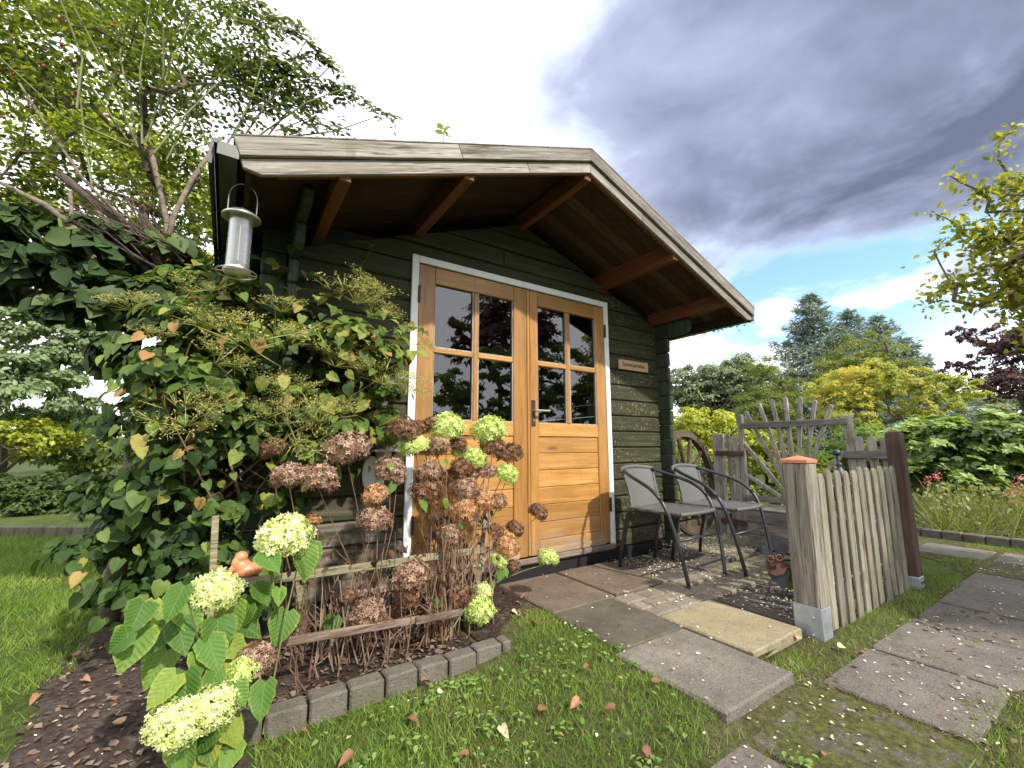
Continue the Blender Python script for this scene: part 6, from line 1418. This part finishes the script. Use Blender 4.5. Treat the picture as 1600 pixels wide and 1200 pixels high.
grass('dry_grass', -.8, 1.0, -2.3, -.9, 1500, .030, 'grass_dry', 'dead straw coloured blades mixed through the near lawn')
grass('dry_grass', .05, .62, -1.0, -.45, 2600, .022, 'grass_dry', 'thin dry grass fringe beside the first slab')
# low weeds
n = 130; cx_ = np.stack([rng.uniform(-.6, .95, n), rng.uniform(-2.1, -.95, n)], 1); P = []; D = []; Nn = []
for c in cx_:
    if inside_rects(np.array([c[0]]), np.array([c[1]]), SOLID+PATHS)[0]: continue
    for k in range(rng.integers(5, 13)):
        a = rng.uniform(0, 6.28); P.append((c[0]+rng.normal()*.02, c[1]+rng.normal()*.02, GZ+.018+float(rise(c[0], c[1]))+rng.random()*.012)); D.append((math.cos(a), math.sin(a), .35)); Nn.append((rng.normal()*.3, rng.normal()*.3, 1))
P = np.array(P); tag(scatter('lawn_weeds', 'leaf', P, np.array(Nn), np.array(D), rng.uniform(.010, .028, len(P)), rng.beta(2, 2, len(P)), M['weed']), 'small clover and weed leaves growing through the near lawn', 'weeds')
# pale petals and seeds blown over stone, path and soil
def litter(name, regions, size, mat, label, kind='stuff', z=.004):
    P = []
    for (x0, x1, y0, y1, zz, n) in regions: P.append(np.stack([rng.uniform(x0, x1, n), rng.uniform(y0, y1, n), np.full(n, zz+z)+rng.random(n)*.003], 1))
    P = np.concatenate(P); cl = rand_col(P, 3.1); P = P[rng.random(len(P)) < np.clip((cl-.25)*2.2, .08, 1)]; n = len(P)
    return tag(scatter(name, 'quad', P, rdir(n)*.35+np.array([0, 0, 1]), rdir(n)*np.array([1, 1, .1]), size*rng.uniform(.5, 1.4, n), rng.random(n), M[mat]), label, 'litter')
litter('petal_litter', [(1.5, 2.5, -.62, -.12, 0, 1100), (2.0, 3.4, -.6, .4, 0, 2400), (1.5, 2.95, -1.5, -1.05, 0, 1500), (1.0, 2.9, -1.05, -.66, 0, 260), (.6, 1.5, -.7, -.13, 0, 40), (.5, 1.45, -1.68, -.7, 0, 90)], .016, 'litter', 'pale fallen petals strewn over the back of the patio')
litter('petal_litter', [(.0, 4.8, -2.2, -1.70, GZ+.008, 900), (-1.45, -.85, -1.8, .3, GZ+.002, 260), (-.6, .9, -2.0, -.95, GZ+.02, 110), (-1.9, -1.4, -1.5, .8, GZ+.02, 70)], .014, 'litter', 'pale seeds and petals scattered on the path, soil and grass')
litter('bark_chips', [(-.82, .12, -.82, 0, GZ+.014, 2600), (.12, .5, -.6, -.1, GZ+.04, 700), (-1.45, -.84, -2.0, .3, GZ+.001, 1500), (1.0, 3.0, -2.25, -1.6, GZ+.001, 700)], .028, 'chips', 'brown bark chips and debris on the bare soil')
FL = [with_mat(m, M['fallen']) for m in LEAFS[:3]]
spots = [(845, 1110, 'pale curled leaf lying in the near lawn', 'o'), (783, 1135, None, ''), (1005, 1170, None, ''), (560, 1090, None, ''), (685, 1082, None, ''), (905, 1095, None, ''), (1020, 1065, None, ''), (840, 975, 'red brown fallen leaf beside the first slab', ''), (800, 955, None, ''), (805, 940, None, ''), (820, 930, None, ''), (790, 925, None, ''), (812, 962, None, ''), (1248, 998, 'orange brown leaf at the foot of the capped post', ''), (1312, 1012, 'small rust leaf on the grass right of the capped post', ''), (985, 886, 'crisp brown leaf by the left chair leg', 'p'), (968, 882, None, 'p'), (120, 1025, 'brown leaf on the bare soil at the left', ''), (75, 1035, None, ''), (190, 1130, 'large tan leaf on the soil below the vine', ''), (130, 1060, None, ''), (470, 1140, None, ''), (440, 1165, None, ''), (660, 1065, None, ''), (640, 1120, None, ''), (880, 1150, None, ''), (730, 1180, None, ''), (1290, 1180, None, ''), (60, 1085, None, ''), (550, 1180, None, ''), (920, 1040, None, ''), (960, 1105, None, '')]
for i, (px, py, lab, w) in enumerate(spots):
    z = .006 if w == 'p' else GZ+.026 if py > 900 and 380 < px < 1100 and py > 1030 else GZ+.018
    p = G(px, py, z); p = G(px, py, z+(0 if w == 'p' else float(rise(p[0], p[1])))); s_ = rng.uniform(.028, .045)*(1.3 if lab else 1)
    o = inst('fallen_leaf', FL[i % 3], None, p, leafquat((rng.normal()*.25, rng.normal()*.25, 1), (rng.normal(), rng.normal(), .1)), (s_*.8, s_, s_*1.6))
    if lab: tag(o, lab, 'leaf', 'fallen leaves on lawn, soil and stone')
    else:
        zone = ('on the patio slab under the left chair' if w == 'p' else 'on bare soil beside the first slab' if 785 < px < 830 and py < 970 else 'on bare soil at the left edge' if px < 200 else 'in the grass along the edging blocks' if py < 1145 and px < 700 else 'on the mossy path slab' if px > 1200 else 'in the grass near the grey slab' if px > 850 else 'in the near grass at the bottom edge')
        tag(o, 'small brown fallen leaf '+zone, 'leaf', 'fallen leaves on lawn, soil and stone')
